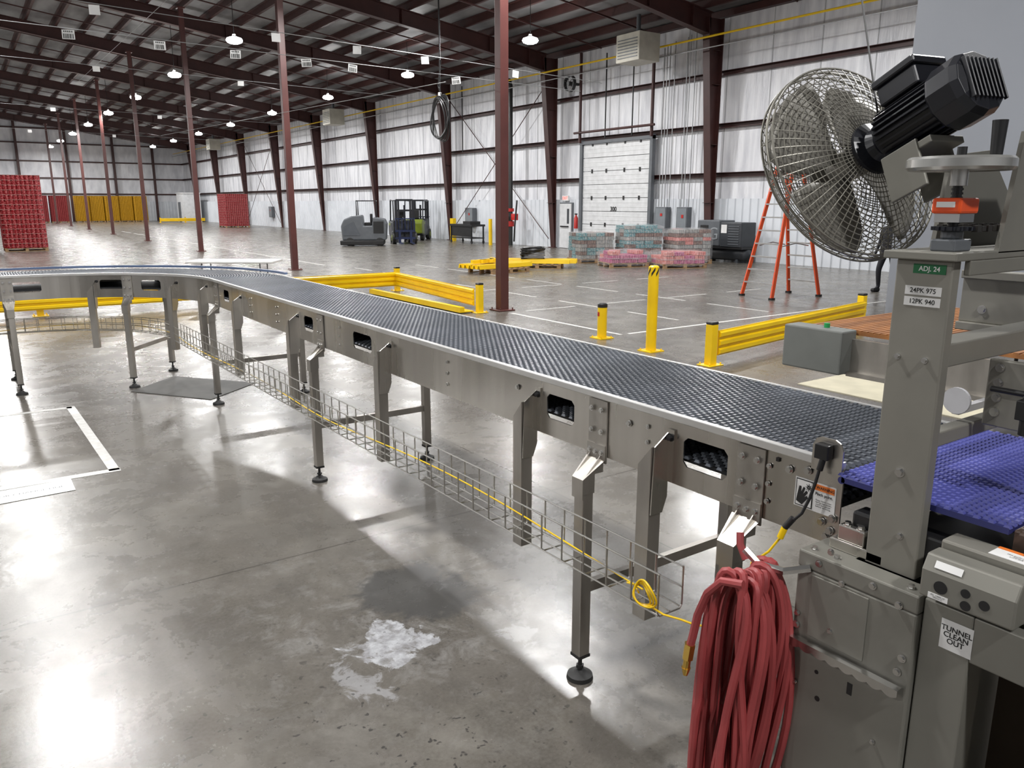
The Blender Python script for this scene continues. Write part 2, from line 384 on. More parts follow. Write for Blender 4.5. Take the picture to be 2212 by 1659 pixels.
def samp(s0,s1):
    out=[s0]
    if s0<S1<s1: out.append(S1)
    t=max(s0,S1)
    while t+.1<min(s1,S2): t+=.1; out.append(t)
    if s0<S2<s1: out.append(S2)
    out.append(s1); 
    r=[out[0]]
    for v in out[1:]:
        if v>r[-1]+1e-4: r.append(v)
    return r
WB=.74
m=M(); belt(m,path,0.0,S3,WB-.01,1.25,nl=24,pitch=.0254,h=.011); m.obj('belt',BELT,cv,fix=False)
m=M(); strip(m,path,samp(-.01,S3),.005,WB-.005,1.225,1.238); strip(m,path,samp(.05,S3),.02,WB-.02,1.085,1.10); m.obj('belt_underlay',BELTB,cv)
m=M(); belt(m,path,0.05,S1,WB-.06,1.112,nl=16,pitch=.0254); m.obj('return_belt',BELT,cv,fix=False)
def sy(y): return y-YS
slots=[(sy(1.67),sy(1.87)),(sy(2.49),sy(2.68)),(sy(4.5),sy(4.78)),(sy(5.5),sy(5.68)),(sy(7.68),sy(7.86)),(S1+RR*math.radians(37),S1+RR*math.radians(46)),(S1+RR*math.radians(54),S1+RR*math.radians(63)),(S1+RR*math.radians(84),S2+.12),(S2+.9,S2+1.1)]
def panel(o0,o1):
    m=M(); prev=-.0
    for a0,a1 in slots:
        strip(m,path,samp(prev,a0),o0,o1,1.0,1.235)
        strip(m,path,samp(a0,a1),o0,o1,1.0,1.075); strip(m,path,samp(a0,a1),o0,o1,1.185,1.235)
        c=.018
        for s_,sg in((a0,1),(a1,-1)):
            for z_,zg in((1.075,1),(1.185,-1)):
                A,_=path(s_,o0);B,_=path(s_+sg*c,o0);A2,_=path(s_,o1);B2,_=path(s_+sg*c,o1)
                z=Vector((0,0,z_)); z2=Vector((0,0,z_+zg*c))
                m.add([A+z,B+z,A+z2,A2+z,B2+z,A2+z2],[(0,1,2),(3,4,5),(0,1,4,3),(1,2,5,4),(0,2,5,3)])
        prev=a1
    strip(m,path,samp(prev,S3),o0,o1,1.0,1.235)
    strip(m,path,samp(0,S3),min(o0,o1),max(o0,o1)+.02 if o0<0 else max(o0,o1),.996,1.0)
    return m
panel(-.006,0).obj('side_panel',STEEL,cv); panel(WB,WB+.006).obj('side_panel',STEEL,cv)
m=M(); strip(m,path,samp(0,S3),-.022,.004,1.235,1.262); m.obj('wear_rail',STEELW,cv,bevel=.003)
m=M(); strip(m,path,samp(0,S3),WB-.004,WB+.014,1.225,1.246); m.obj('wear_rail',STEELW,cv,bevel=.003)
m=M(); strip(m,path,samp(S1,S3),WB+.0,WB+.03,1.262,1.285); m.obj('outer_guide_strip',mat('blue_guide',(.12,.17,.29),.35),cv,plabel='blue plastic guide strip on curve')
def bolt(pos,d,r=.010,h=.010,par=cv,mt=STEELB):
    d=Vector(d).normalized(); P=Vector(pos)
    m=M(); m.cyl(P,P+d*.003,r*1.35,n=12); m.cyl(P+d*.003,P+d*h,r,n=6); return m.obj('bolt',mt,par)
NX=(-1,0,0)
for y in (1.5,2.05,3.55,5.0,6.3,7.0): 
    for z in (1.06,1.12,1.18): bolt((2.04,y,z),NX,r=.007,h=.007)
for y,z in ((1.425,1.19),(1.36,1.205),(1.27,1.04),(1.28,1.02),(1.30,1.06),(1.265,1.08),(2.15,1.17),(2.9,1.17)): bolt((2.04,y,z),NX,r=.010)
for y,z in ((1.47,1.21),(1.56,1.205)): M().box(2.038,2.0435,y-.006,y+.006,z-.006,z+.006).obj('square_plug',BLACK,cv)
def station(s,bar=True):
    P,T=path(s,0); N=Vector((T.y,-T.x,0))
    def frame(off):
        Q=P+N*off; return Matrix(((T.x,N.x,0,Q.x),(T.y,N.y,0,Q.y),(0,0,1,0),(0,0,0,1)))
    for off,sg in ((-.080,-1),(WB+.080,1)):
        FR=frame(off)
        leg=M(); leg.T=FR; leg.box(-.028,.028,-.028,.028,.115,.905); lg=leg.obj('leg',STEELL,cv,bevel=.004)
        ft=M(); ft.T=FR; ft.cyl((0,0,.03),(0,0,.13),.009,n=10); ft.cyl((0,0,.05),(0,0,.062),.018,n=6); ft.lathe([(.001,.045),(.018,.042),(.03,.028),(.055,.018),(.058,.0),(.001,.0)],24); ft.box(-.03,.03,-.03,.03,.105,.118)
        ft.obj('foot',RUBBER,lg,smooth=True)
        br=M(); br.T=FR
        a0=-sg*.072
        yA,yB=sorted((a0,a0+sg*.006))
        br.prism([(-.055,yA,.97),(.055,yA,.97),(.055,yA,1.228),(-.055,yA,1.228)],(0,yB-yA,0))
        w=.055; w2=.034; zs=(1.045,.985,.915,.83)
        o_in=(a0+sg*.006,a0+sg*.008,sg*.029,sg*.029); t_=.006
        vs=[]
        for (wd,yy,z) in ((w,o_in[0],zs[0]),(w,o_in[1],zs[1]),(w2,o_in[2],zs[2]),(w2,o_in[3],zs[3])):
            vs+=[(-wd,yy,z),(wd,yy,z),(wd,yy+sg*t_,z),(-wd,yy+sg*t_,z)]
        fs=[(0,1,2,3),(15,14,13,12)]
        for i in range(3):
            for k in range(4): fs.append((i*4+k,i*4+(k+1)%4,i*4+4+(k+1)%4,i*4+4+k))
        br.add(vs,fs)
        for u in (-.034,.030): br.prism([(u,a0,.93),(u,a0,1.02),(u,sg*.029,.915),(u,sg*.029,.85),(u,-sg*.028,.85),(u,-sg*.028,.93)],(.004,0,0))
        br.obj('leg_bracket',STEELL,cv)
        if sg<0:
            for u,z in ((-.03,1.19),(.03,1.19),(-.03,1.10),(.03,1.10),(-.036,1.015),(0,1.012),(.036,1.015)):
                Q=FR@Vector((u,a0+sg*.013,z)); bolt(Q,-N,r=.009,h=.009)
    if bar:
        b=M(); b.T=frame(0); b.box(-.015,.015,-.06,WB+.06,.40,.445); b.obj('cross_bar',STEELL,cv)
for y in (1.57,2.33,5.34,8.1): station(sy(y))
station(S1+RR*math.radians(52)); station(S2+.15)
station(S2+2.2)
def drop(s):
    P,T=path(s,-.060); N=Vector((T.y,-T.x,0))
    m=M(); m.T=Matrix(((T.x,N.x,0,P.x),(T.y,N.y,0,P.y),(0,0,1,0),(0,0,0,1)))
    m.prism([(-.033,-.03,.45),(.033,-.03,.45),(.033,-.03,1.06),(-.033,-.03,1.14)],(0,.06,0))
    m.box(-.005,.005,-.0315,-.03,.50,.53); m.box(-.005,.005,-.0315,-.03,.56,.59)
    m.obj('hanging_support',STEELL,cv,bevel=.003)
    g=M(); g.T=m.T; g.prism([(-.036,.030,.88),(-.036,.052,.94),(-.036,.052,1.19),(-.036,-.02,1.14),(-.036,-.028,.88)],(-.006,0,0))
    g.box(-.07,-.036,.046,.054,1.0,1.2); g.obj('gusset_plate',STEEL,cv)
    Q=m.T@Vector((-.055,.046,1.17)); bolt(Q,-N,r=.011,h=.016,mt=BLACK)
for y in (1.98,2.79,4.27,5.83,7.3): drop(sy(y))
drop(S1+RR*math.radians(8)); drop(S1+RR*math.radians(66)); drop(S1+RR*math.radians(30))
m=M(); m.prism([(2.02,1.235,1.225),(2.02,1.335,1.225),(2.02,1.335,1.30),(2.02,1.325,1.322),(2.02,1.308,1.33),(2.02,1.262,1.33),(2.02,1.245,1.322),(2.02,1.235,1.30)],(-.005,0,0)); m.obj('sensor_bracket',STEEL,cv)
m=M(); m.box(1.985,2.014,1.265,1.31,1.27,1.315); m.cyl((1.995,1.285,1.27),(1.99,1.29,1.235),.01,n=10); m.obj('photo_sensor',BLACK,cv,bevel=.004)
m=M(); m.tube([(1.99,1.29,1.24),(1.98,1.292,1.20),(1.97,1.30,1.15),(1.96,1.315,1.10),(1.945,1.345,1.06)],.005,n=8); m.cyl((1.95,1.335,1.08),(1.94,1.355,1.045),.010,n=10); m.obj('sensor_cable',BLACK,cv,smooth=True)
m=M(); m.cyl((1.94,1.355,1.045),(1.935,1.365,1.01),.010,n=10); m.tube([(1.935,1.365,1.01),(1.92,1.39,.96),(1.88,1.42,.92),(1.86,1.40,.87),(1.84,1.36,.85)],.004,n=8); m.obj('sensor_cable',YEL,cv,smooth=True,plabel='yellow cable tail with connector')
wl=M().box(2.0425,2.0435,1.262,1.402,1.082,1.176).obj('warning_label',PAPER,cv,plabel='white and orange pinch point warning sticker')
M().box(2.0415,2.0425,1.267,1.333,1.152,1.171).obj('warning_band',WARNO,wl)
text('WARNING',.0125,(2.041,1.297,1.1615),*FX,INK,'lettering',wl,.0002)
text('Pinch point.',.0125,(2.041,1.300,1.141),*FX,INK,'lettering',wl,.0003)
text('Keep hands clear\nduring operation.\nLock out power\nbefore servicing.',.0078,(2.041,1.300,1.112),*FX,INK,'lettering',wl)
m=M(); m.box(2.0415,2.0425,1.338,1.398,1.086,1.172); m.obj('pictogram_frame',INK,wl)
m=M(); m.box(2.0405,2.0414,1.341,1.395,1.089,1.169); m.obj('pictogram_field',PAPER,wl)
m=M(); m.prism([(2.040,1.393,1.100),(2.040,1.372,1.092),(2.040,1.352,1.118),(2.040,1.357,1.124),(2.040,1.366,1.117),(2.040,1.354,1.135),(2.040,1.360,1.140),(2.040,1.371,1.125),(2.040,1.364,1.147),(2.040,1.370,1.150),(2.040,1.378,1.130),(2.040,1.378,1.150),(2.040,1.385,1.150),(2.040,1.390,1.122)],(-.0008,0,0)); 
for t in range(8):
    an=t*pi/4; cy_,cz_=1.352,1.152; rr_=.013
    m.prism([(2.040,cy_+.003*math.cos(an+.8),cz_+.003*math.sin(an+.8)),(2.040,cy_+rr_*math.cos(an),cz_+rr_*math.sin(an)),(2.040,cy_+.003*math.cos(an-.8),cz_+.003*math.sin(an-.8))],(-.0008,0,0))
m.obj('hand_symbol',INK,wl)
# ------------------------------------------------------------------ wire cable tray
tr=thing('cable_tray',(1.83,4,.6),'galvanised wire basket cable tray hung beneath conveyor','cable tray')
def tpath(s):
    if s<=7.3: return Vector((1.83,1.70+s,0)),Vector((0,1,0))
    r=1.5; t=(s-7.3)/r
    if t<pi/2: return Vector((1.83-r+r*math.cos(t),9.0+r*math.sin(t),0)),Vector((-math.sin(t),math.cos(t),0))
    return Vector((.33-(s-7.3-r*pi/2),10.5,0)),Vector((-1,0,0))
def tz(s): return .645-.012*min(s,7)
TL=13.0
ss=[i*.13 for i in range(int(TL/.13)+1)][:100]
for o,dz in ((-.055,.15),(-.055,.075),(-.055,0),(0,0),(.055,0),(.055,.075),(.055,.15)):
    pts=[]
    for s in ss:
        P,T=tpath(s); N=Vector((T.y,-T.x,0)); pts.append(P+N*o+Vector((0,0,tz(s)+dz)))
    M().tube(pts,.0035,n=5).obj('long_wire',WIRE,tr,fix=False)
for s in ss:
    P,T=tpath(s); N=Vector((T.y,-T.x,0)); z=tz(s)-.004
    q=lambda o,d: P+N*o+Vector((0,0,z+d))
    M().tube([q(-.058,.155),q(-.058,.012),q(-.047,0),q(.047,0),q(.058,.012),q(.058,.155)],.0035,n=5).obj('cross_wire',WIRE,tr,fix=False)
cb=thing('sensor_cable_run',(1.83,4,.65),'thin yellow sensor cable lying in wire tray with small coil','cable')
pts=[]
for i in range(110):
    s=.15+i*.11
    P,T=tpath(s); N=Vector((T.y,-T.x,0)); pts.append(P+N*(.025*math.sin(s*1.7)+.012)+Vector((0,0,tz(s)+.012+.05*max(0,math.sin(s*.9))**2)))
M().tube(pts,.0035,n=6).obj('cable',YEL,cb,smooth=True)
m=M()
for k in range(3):
    m.tube([(1.75+.006*k+.008*math.sin(t*pi/6+k),1.74+(.052-.006*k)*math.cos(t*pi/12+k*.6)+.012*k,.715+(.046-.005*k)*math.sin(t*pi/12+k*.6)-.008*k) for t in range(24)],.0036,n=6,closed=True)
m.tube([(1.76,1.72,.675),(1.77,1.67,.665),(1.79,1.61,.668),(1.80,1.56,.67),(1.82,1.48,.69)],.0036,n=6)
m.tube([(1.76,1.78,.70),(1.79,1.83,.70),(1.82,1.90,.67)],.0036,n=6)
m.obj('cable_coil',YEL,cb,smooth=True)
# ------------------------------------------------------------------ packing machine
mc=thing('packing_machine',(2.3,.6,0),'taupe bead-blasted shrink tunnel infeed machine with frame posts','machine')
M().box(1.85,2.85,.892,1.240,.0,.995).obj('cabinet',TAUPE,mc,bevel=.006)
M().box(1.85,2.04,.892,1.240,.995,1.045).obj('cabinet_top',TAUPE,mc,bevel=.005)
M().box(1.846,1.85,1.02,1.19,.80,.985).obj('access_cover',TAUPE,mc,bevel=.012)
def mpos(px,py):
    y=1.235-(px-1728)*.00133; z=1.05-.0013*(py-1175-.447*(px-1728)); return y,z
for px,py,r in ((1800,1190,.009),(1775,1215,.009),(1895,1268,.010),(1830,1262,.008),(1950,1310,.010),(1735,1330,.008),(1815,1372,.008),(1968,1425,.010),(1962,1455,.010),(1735,1358,.010),(1745,1500,.006),(1930,1620,.006)):
    y,z=mpos(px,py); bolt((1.848,y,z),NX,r=r*.8,h=.008,par=mc)
for y,z,rz in ((1.14,.62,.008),(1.15,.70,.006)): M().cyl((1.8495,y,z),(1.8485,y,z),rz,n=14).obj('drilled_hole',BLACK,mc)
M().box(1.8485,1.8495,1.04,1.055,.685,.72).obj('slot_hole',BLACK,mc)
m=M(); ys=[1.235-.33*i/64 for i in range(65)]; vs=[]
for i,y in enumerate(ys):
    wv=.008*abs(math.sin(i*pi/8)); z=.785
    vs+=[(1.842,y,z-.028-wv*.8),(1.822,y,z-.018-wv),(1.822,y,z),(1.842,y,z+.003)]
m.add(vs,[(i*4+k,i*4+k+1,i*4+5+k,i*4+4+k) for i in range(64) for k in range(3)]); m.obj('scalloped_strip',STEELB,mc,smooth=True,fix=False)
m=M(); m.box(1.87,1.95,.77,.889,0,1.04); m.box(1.87,1.95,-1.0,.77,.92,1.04); m.box(1.87,1.95,-.35,-.25,0,.92); m.box(1.87,1.95,-1.,.77,.12,.2); m.obj('lower_frame',TAUPE,mc,bevel=.004)
M().box(2.35,2.37,-1,.88,.1,1.0).obj('inner_panel',mat('inner_brown_panel',(.09,.065,.045),.6),mc)
M().box(1.96,2.30,-.9,.85,.02,.05).obj('drip_tray',mat('tan_board',(.45,.33,.14),.6),mc)
m=M(); m.prism([(1.87,.70,.60),(1.95,.70,.60),(1.95,.70,.55),(1.87,.70,.55)],(0,-1,-.35)); m.obj('brace',TAUPEL,mc)
m=M(); m.prism([(1.825,.885,1.065),(1.825,.885,1.135),(1.845,.885,1.172),(1.90,.885,1.172),(1.90,.885,1.065)],(0,-.215,0)); hb=m.obj('connector_box',TAUPE,mc,bevel=.005)
for y,z,r in ((.835,1.103,.016),(.778,1.112,.011),(.775,1.082,.012),(.735,1.100,.012)):
    M().cyl((1.8245,y,z),(1.8235,y,z),r,n=20).obj('cable_hole',BLACK,hb)
M().box(1.8235,1.8245,.815,.862,1.069,1.083).obj('small_label',PAPER,hb)
text('PN_12000-10\n100mm-C',.006,(1.823,.8385,1.076),*FX,INK,'lettering',hb)
X_=Vector((0,-1,0)); Y_=Vector((.020,0,.037)).normalized(); 
m=M(); c0=Vector((1.8335,.825,1.154)); m.add([c0+X_*u*.032+Y_*v*.009+Vector((-.0012,0,.0006)) for u,v in((-1,-1),(1,-1),(1,1),(-1,1))],[(0,1,2,3)]); m.obj('small_label',PAPER,hb)
M().box(1.8685,1.8695,.766,.842,.930,1.008).obj('clean_out_sticker',PAPER,mc)
text('TUNNEL\nCLEAN\nOUT',.0190,(1.8675,.804,.970),*FX,INK,'lettering',mc,.0003)
M().box(1.905,1.98,-1,.885,1.05,1.19).obj('side_guide_cover',TAUPEL,mc,bevel=.006)
dl=M().box(1.915,1.975,.62,.78,1.19,1.1912).obj('deck_label',PAPER,mc)
M().box(1.962,1.975,.62,.78,1.1912,1.192).obj('warning_band',WARNO,dl)
text('WARNING',.011,(1.9685,.70,1.1925),(0,-1,0),(1,0,0),INK,'lettering',dl)
text('Hot surfaces and moving parts.\nKeep guards in place.\nLock out before service.',.008,(1.938,.70,1.1918),(0,-1,0),(1,0,0),INK,'lettering',dl)
M().box(1.965,2.03,.86,1.16,1.06,1.16).obj('bearing_block',BLACK,mc,bevel=.008)
m=M(); m.box(1.93,2.03,1.04,1.20,1.045,1.075); m.box(1.935,1.96,1.10,1.18,1.075,1.12); m.obj('bearing_mount',STEEL,mc,bevel=.004)
for y in (1.12,1.16): bolt((1.95,y,1.12),(0,0,1),r=.009,par=mc)
for x,y in ((1.88,1.21),(1.88,1.14),(1.88,.93)): bolt((x,y,1.045),(0,0,1),r=.008,par=mc)
def straight(s,o): return Vector((1.985+o,s,0)),Vector((0,1,0))
m=M(); belt(m,straight,.77,1.225,.85,1.243,nl=34,pitch=.018,h=.007); m.obj('blue_belt',BBLUE,mc,fix=False,plabel='fine blue-violet plastic mesh belt')
m=M(); m.box(1.985,2.83,.77,1.215,1.222,1.238); m.cyl((1.985,1.215,1.228),(2.83,1.215,1.228),.011,n=14); m.obj('belt_core',mat('blue_belt_core',(.035,.04,.17),.4),mc)
m=M(); belt(m,straight,-1,.755,.85,1.235,nl=40,pitch=.014,h=.005); m.obj('brown_belt',BBROWN,mc,fix=False)
M().box(2.005,2.83,-1,.765,1.17,1.231).obj('belt_bed',BBROWN,mc)
M().box(2.84,2.90,-1,1.20,1.05,1.26).obj('side_guide_cover',TAUPEL,mc,bevel=.006)
m=M(); m.box(1.93,1.968,.95,1.09,1.03,1.865); m.obj('frame_post',TAUPEL,mc,bevel=.004)
m=M(); m.box(1.92,2.04,.93,1.11,1.028,1.045); m.obj('post_foot',TAUPEL,mc)
M().box(2.86,2.90,.95,1.09,1.03,1.865).obj('frame_post',TAUPEL,mc,bevel=.004)
m=M(); m.box(1.90,2.95,.93,1.11,1.866,1.886); m.box(1.97,2.95,.93,.945,1.83,1.866); m.obj('top_plate',TAUPE,mc,bevel=.003)
m=M(); m.box(1.968,2.86,.96,1.04,1.60,1.66); m.box(1.968,2.86,.98,1.02,1.38,1.42); m.obj('cross_beam',TAUPEL,mc,bevel=.004)
m=M(); m.box(2.20,2.22,.70,.96,1.42,1.60); m.obj('mounting_plate',TAUPEL,mc,bevel=.004)
for z in (1.46,1.50,1.54,1.58): bolt((2.199,.93,z),NX,r=.009,par=mc)
m=M(); m.cyl((2.16,.93,1.53),(2.16,.72,1.53),.008,n=10); m.cyl((2.14,.83,1.43),(2.14,.83,1.53),.014,n=12); m.box(2.12,2.16,.80,.85,1.47,1.52); m.obj('adjuster_clamp',BLACK,mc,bevel=.003)
for y,z,r in ((1.02,1.32,.010),(.99,1.62,.006),(1.06,1.62,.006),(1.0,1.15,.007)): bolt((1.93,y,z),NX,r=r,par=mc)
M().box(1.9285,1.9295,.965,1.045,1.832,1.855).obj('green_label',GREEN,mc); text('ADJ. 24',.0165,(1.928,1.005,1.8435),*FX,PAPER,'lettering',mc,.0003)
for z,t in ((1.790,'24PK 975'),(1.763,'12PK 940')):
    M().box(1.9285,1.9295,.97,1.06,z-.011,z+.011).obj('size_label',PAPER,mc); text(t,.0165,(1.928,1.015,z),*FX,INK,'lettering',mc,.0002)
cx,cy=1.985,.99
m=M(); m.cyl((cx,cy,1.88),(cx,cy,2.13),.011,n=12); 
for i in range(16): m.cyl((cx,cy,1.93+i*.010),(cx,cy,1.935+i*.010),.0135,n=12)
m.obj('lead_screw',BLACK,mc)
m=M(); m.box(cx-.04,cx+.04,cy-.03,cy+.03,1.886,1.915); m.cyl((cx,cy,1.915),(cx,cy,1.935),.025,n=16); m.obj('screw_bearing',MGREY,mc,bevel=.004)
m=M(); m.cyl((cx,cy,1.935),(cx,cy,1.945),.04,n=24)
for i in range(16):
    an=i*pi/8; m.cb((cx+.042*math.cos(an),cy+.042*math.sin(an),1.94),(.008,.008,.009))
m.obj('sprocket',BLACKM,mc)
m=M()
for i in range(28):
    for o in (-.042,.042): m.cb((cx+.03+i*.026,cy+o,1.94+.0),(.020,.010 if i%2 else .014,.012 if i%2 else .016))
m.obj('roller_chain',mat('oily_chain',(.06,.055,.05),.4,.7),mc)
ind=M().box(cx-.045,cx+.045,cy-.035,cy+.035,1.975,2.012).obj('position_indicator',ORR,mc,bevel=.006)
M().box(cx-.0465,cx-.0455,cy-.022,cy+.022,1.99,2.003).obj('indicator_window',PAPER,ind)
M().box(cx-.035,cx+.035,cy-.03,cy+.03,1.955,1.975).obj('indicator_base',STEELB,mc)
m=M(); m.lathe([(.095,-.012),(.112,-.015),(.118,-.008),(.118,.010),(.112,.016),(.095,.012),(.095,-.012)],40,(cx,cy,2.09)); m.lathe([(.001,-.01),(.095,-.008),(.095,.004),(.03,.006),(.03,.02),(.001,.02)],40,(cx,cy,2.09)); m.cyl((cx,cy,2.04),(cx,cy,2.09),.02,n=16); m.obj('handwheel',mat('chromed_handwheel',(.50,.50,.48),.25,.7),mc,smooth=True)
m=M(); hx,hy=cx+.06,cy-.05; m.cyl((hx,hy,2.10),(hx,hy,2.19),.013,r2=.017,n=16); m.obj('wheel_handle',BLACK,mc,smooth=True)
m=M(); m.box(3.05,3.08,-1,1.46,1.57,1.74); m.box(3.03,3.09,-1,1.46,1.73,1.76); m.box(3.03,3.09,-1,1.46,1.54,1.57); m.obj('rear_guard_plate',TAUPEL,mc,bevel=.003)
for y in (1.38,1.2,1.0,.7): bolt((3.05,y,1.62),NX,r=.012,par=mc)
m=M(); m.prism([(2.10,.93,1.88),(2.65,.93,1.88),(2.36,.93,2.17),(2.16,.93,2.17)],(0,.012,0)); m.prism([(2.10,1.09,1.88),(2.65,1.09,1.88),(2.34,1.09,2.14),(2.14,1.09,2.12)],(0,.012,0)); m.obj('fan_mount_plates',TAUPE,mc)
M().tube([(1.85,1.20,1.0),(1.80,1.25,.985),(1.78,1.32,.985),(1.765,1.36,1.02)],.012).obj('hose_hook',STEELB,mc)
# ------------------------------------------------------------------ air hose
hs=thing('air_hose',(1.75,1.35,.1),'red rubber air hose looped and hanging on machine side','hose')
m=M(); rnd=random.Random(12)
for k in range(18):
    tc_=1.305+rnd.uniform(-.02,.02); wt=.04+rnd.uniform(0,.045); wb=.085+rnd.uniform(-.05,.05); zt=.995-(k%5)*.011+rnd.uniform(-.008,.008); zb=.06+rnd.uniform(-.06,.14); xo=1.83-.0105*k
    bc=1.350+rnd.uniform(-.035,.035); ph=rnd.uniform(0,6.28)
    pts=[]
    for i in range(44):
        t=2*pi*i/44
        u=(math.sin(t)+1)/2
        wd=(wb*(1-u)+wt*u); c_=bc*(1-u)+tc_*u
        z=zb+(zt-zb)*(u**.85)
        sgn=math.cos(t); sgn=math.copysign(abs(sgn)**.75,sgn)
        pts.append((xo+.016*math.sin(t*2+ph),c_+wd*sgn+.012*math.sin(t*3+ph),z))
    m.tube(pts,.0122,n=8,closed=True)
m.tube([(1.64,1.26,.985),(1.625,1.32,.975),(1.62,1.365,.92),(1.62,1.395,.84),(1.62,1.41,.76),(1.62,1.42,.72)],.0122,n=8)
m.tube([(1.80,1.38,.97),(1.80,1.405,1.01),(1.81,1.415,1.04)],.0115,n=8)
m.obj('hose_loops',RED,hs,smooth=True)
m=M(); m.cyl((1.62,1.418,.735),(1.618,1.423,.685),.017,n=6); m.cyl((1.618,1.423,.685),(1.616,1.425,.655),.011,n=14); m.cyl((1.616,1.425,.655),(1.615,1.426,.63),.014,r2=.007,n=14); m.obj('hose_coupler',BRASS,hs,smooth=True)
# ------------------------------------------------------------------ industrial fan
fc=Vector((2.235,1.44,2.115)); ax=Vector((-.20,-.88,.41)).normalized()
fan=thing('industrial_fan',fc,'large wire-guarded industrial fan with black finned electric motor','fan')
sd=ax.cross(Vector((0,0,1))).normalized(); upv=sd.cross(ax)
def FT(rot=0):
    return Matrix.Translation(fc)@Matrix(((sd.x,upv.x,ax.x,0),(sd.y,upv.y,ax.y,0),(sd.z,upv.z,ax.z,0),(0,0,0,1)))@Matrix.Rotation(rot,4,'Z')
T0=FT()
RG=.300
def prof_f(u): return (RG*u, -.095*(1-u**2.6)-.025)
def prof_b(u): return (RG*u, .06*(1-u**2.6)+.025)
m=M(); m.T=T0
for pf in (prof_f,prof_b):
    for i in range(1,19):
        r,z=pf(.14+.86*i/18.); m.tube([(r*math.cos(t*pi/36),r*math.sin(t*pi/36),z) for t in range(72)],.0015 if i<18 else .0032,n=5,closed=True)
    for k in range(64):
        pts=[]
        for i in range(13):
            u=.16+.84*i/12; r,z=pf(u); an=2*pi*k/64; pts.append((r*math.cos(an),r*math.sin(an),z))
        m.tube(pts,.0014,n=4)
m.tube([(RG*1.005*math.cos(t*pi/36),RG*1.005*math.sin(t*pi/36),0) for t in range(72)],.004,n=6,closed=True)
for k in range(32):
    an=k*pi/16; m.tube([(RG*math.cos(an),RG*math.sin(an),-.025),(RG*math.cos(an),RG*math.sin(an),.025)],.002,n=4)
m.obj('wire_guard',GUARD,fan,fix=False,smooth=True)
m=M(); m.T=T0; m.lathe([(.001,-.128),(.035,-.126),(.048,-.120),(.048,-.112),(.001,-.112)],20); m.obj('guard_cap',BLADE,fan,smooth=True)
m=M(); m.T=T0; m.lathe([(.001,-.075),(.03,-.07),(.045,-.05),(.05,.03),(.001,.035)],24); m.obj('hub',BLADE,fan,smooth=True)
for b in range(4):
    m=M(); m.T=FT(b*2*pi/4+.35); NU,NV=9,7; vs=[];
    for i in range(NU+1):
        u=i/NU; r=.04+.235*u; hw=.34+.34*math.sin(min(1,u*1.1)*pi*.60)-.12*u**4
        tw=.42-.20*u
        for j in range(NV+1):
            v=j/NV*2-1; an=v*hw+.30*u
            z=-.01+v*hw*r*math.sin(tw)*.7-.012*(1-v*v)
            vs.append((r*math.cos(an),r*math.sin(an),z))
    m.add(vs,[(i*(NV+1)+j,(i+1)*(NV+1)+j,(i+1)*(NV+1)+j+1,i*(NV+1)+j+1) for i in range(NU) for j in range(NV)])
    o=m.obj('blade',BLADE,fan,smooth=True,fix=False); sm=o.modifiers.new('s','SOLIDIFY'); sm.thickness=.003
m=M(); m.T=T0
m.lathe([(.001,.078),(.070,.078),(.077,.088),(.077,.098),(.05,.11),(.04,.13),(.050,.15),(.066,.155),(.066,.355),(.001,.355)],28)
for i in range(28):
    m.T=T0@Matrix.Rotation(2*pi*i/28,4,'Z'); m.box(.062,.079,-.0025,.0025,.165,.35)
m.T=T0; m.obj('motor',BLACKM,fan,plabel='black finned electric motor')
m=M(); m.T=T0; m.lathe([(.001,.345),(.080,.345),(.088,.355),(.088,.425),(.080,.445),(.055,.452),(.001,.452)],12)
for i in range(-4,5): m.box(i*.014-.002,i*.014+.002,-.055,.055,.45,.462)
m.obj('motor_fan_cowl',BLACKM,fan,bevel=.003)
m=M(); m.T=T0; m.box(-.058,.052,.07,.125,.19,.32); m.box(-.066,.059,.125,.148,.182,.328); m.obj('terminal_box',BLACKM,fan,bevel=.006)
m=M(); m.T=T0; m.box(-.06,.06,-.10,-.08,.17,.32); m.box(-.065,-.055,-.20,-.07,.16,.28); m.box(.055,.065,-.20,-.07,.16,.28); m.obj('motor_bracket',TAUPE,fan,bevel=.003)
M().tube([fc+ax*.1+Vector((0,0,.08)),fc+ax*.1+Vector((.3,1.2,4.0))],.003,n=5).obj('safety_cable',BLACK,fan)
# ------------------------------------------------------------------ second conveyor
oc=thing('transfer_conveyor',(5.6,1.5,0),'short stainless conveyor with worn orange-brown belt','conveyor')
m=M(); m.box(4.96,6.75,-.8,3.42,1.12,1.145)
y=-.78
while y<3.4: m.box(4.96,6.75,y,y+.032,1.145,1.153); y+=.045
m.obj('belt',ORBELT,oc)
m=M(); m.box(4.90,4.94,-.8,3.1,.85,1.10); m.box(4.86,4.90,-.8,3.02,.85,.88); m.box(6.78,6.82,-.8,3.1,.85,1.10); m.obj('side_panel',STEELL,oc)
M().box(4.78,4.95,3.02,3.48,.86,1.16).obj('end_housing',mat('grey_cast_housing',(.15,.158,.148),.5),oc,bevel=.012)
M().cyl((4.87,3.2,1.16),(4.87,3.2,1.19),.02,n=14).obj('green_knob',mat('green_plastic',(.02,.3,.08),.4),oc)
for x in (4.95,6.75):
    for y in (2.75,1.75,.3): M().cyl((x,y,0),(x,y,.86),.014,n=10).obj('leg',BLACK,oc)
m=M(); m.cyl((4.5,2.1,.92),(4.48,2.1,.92),.075,n=28); m.box(4.49,4.91,2.08,2.12,.84,.88); m.obj('reflector_disc',mat('clear_disc',(.42,.42,.44),.2),oc)
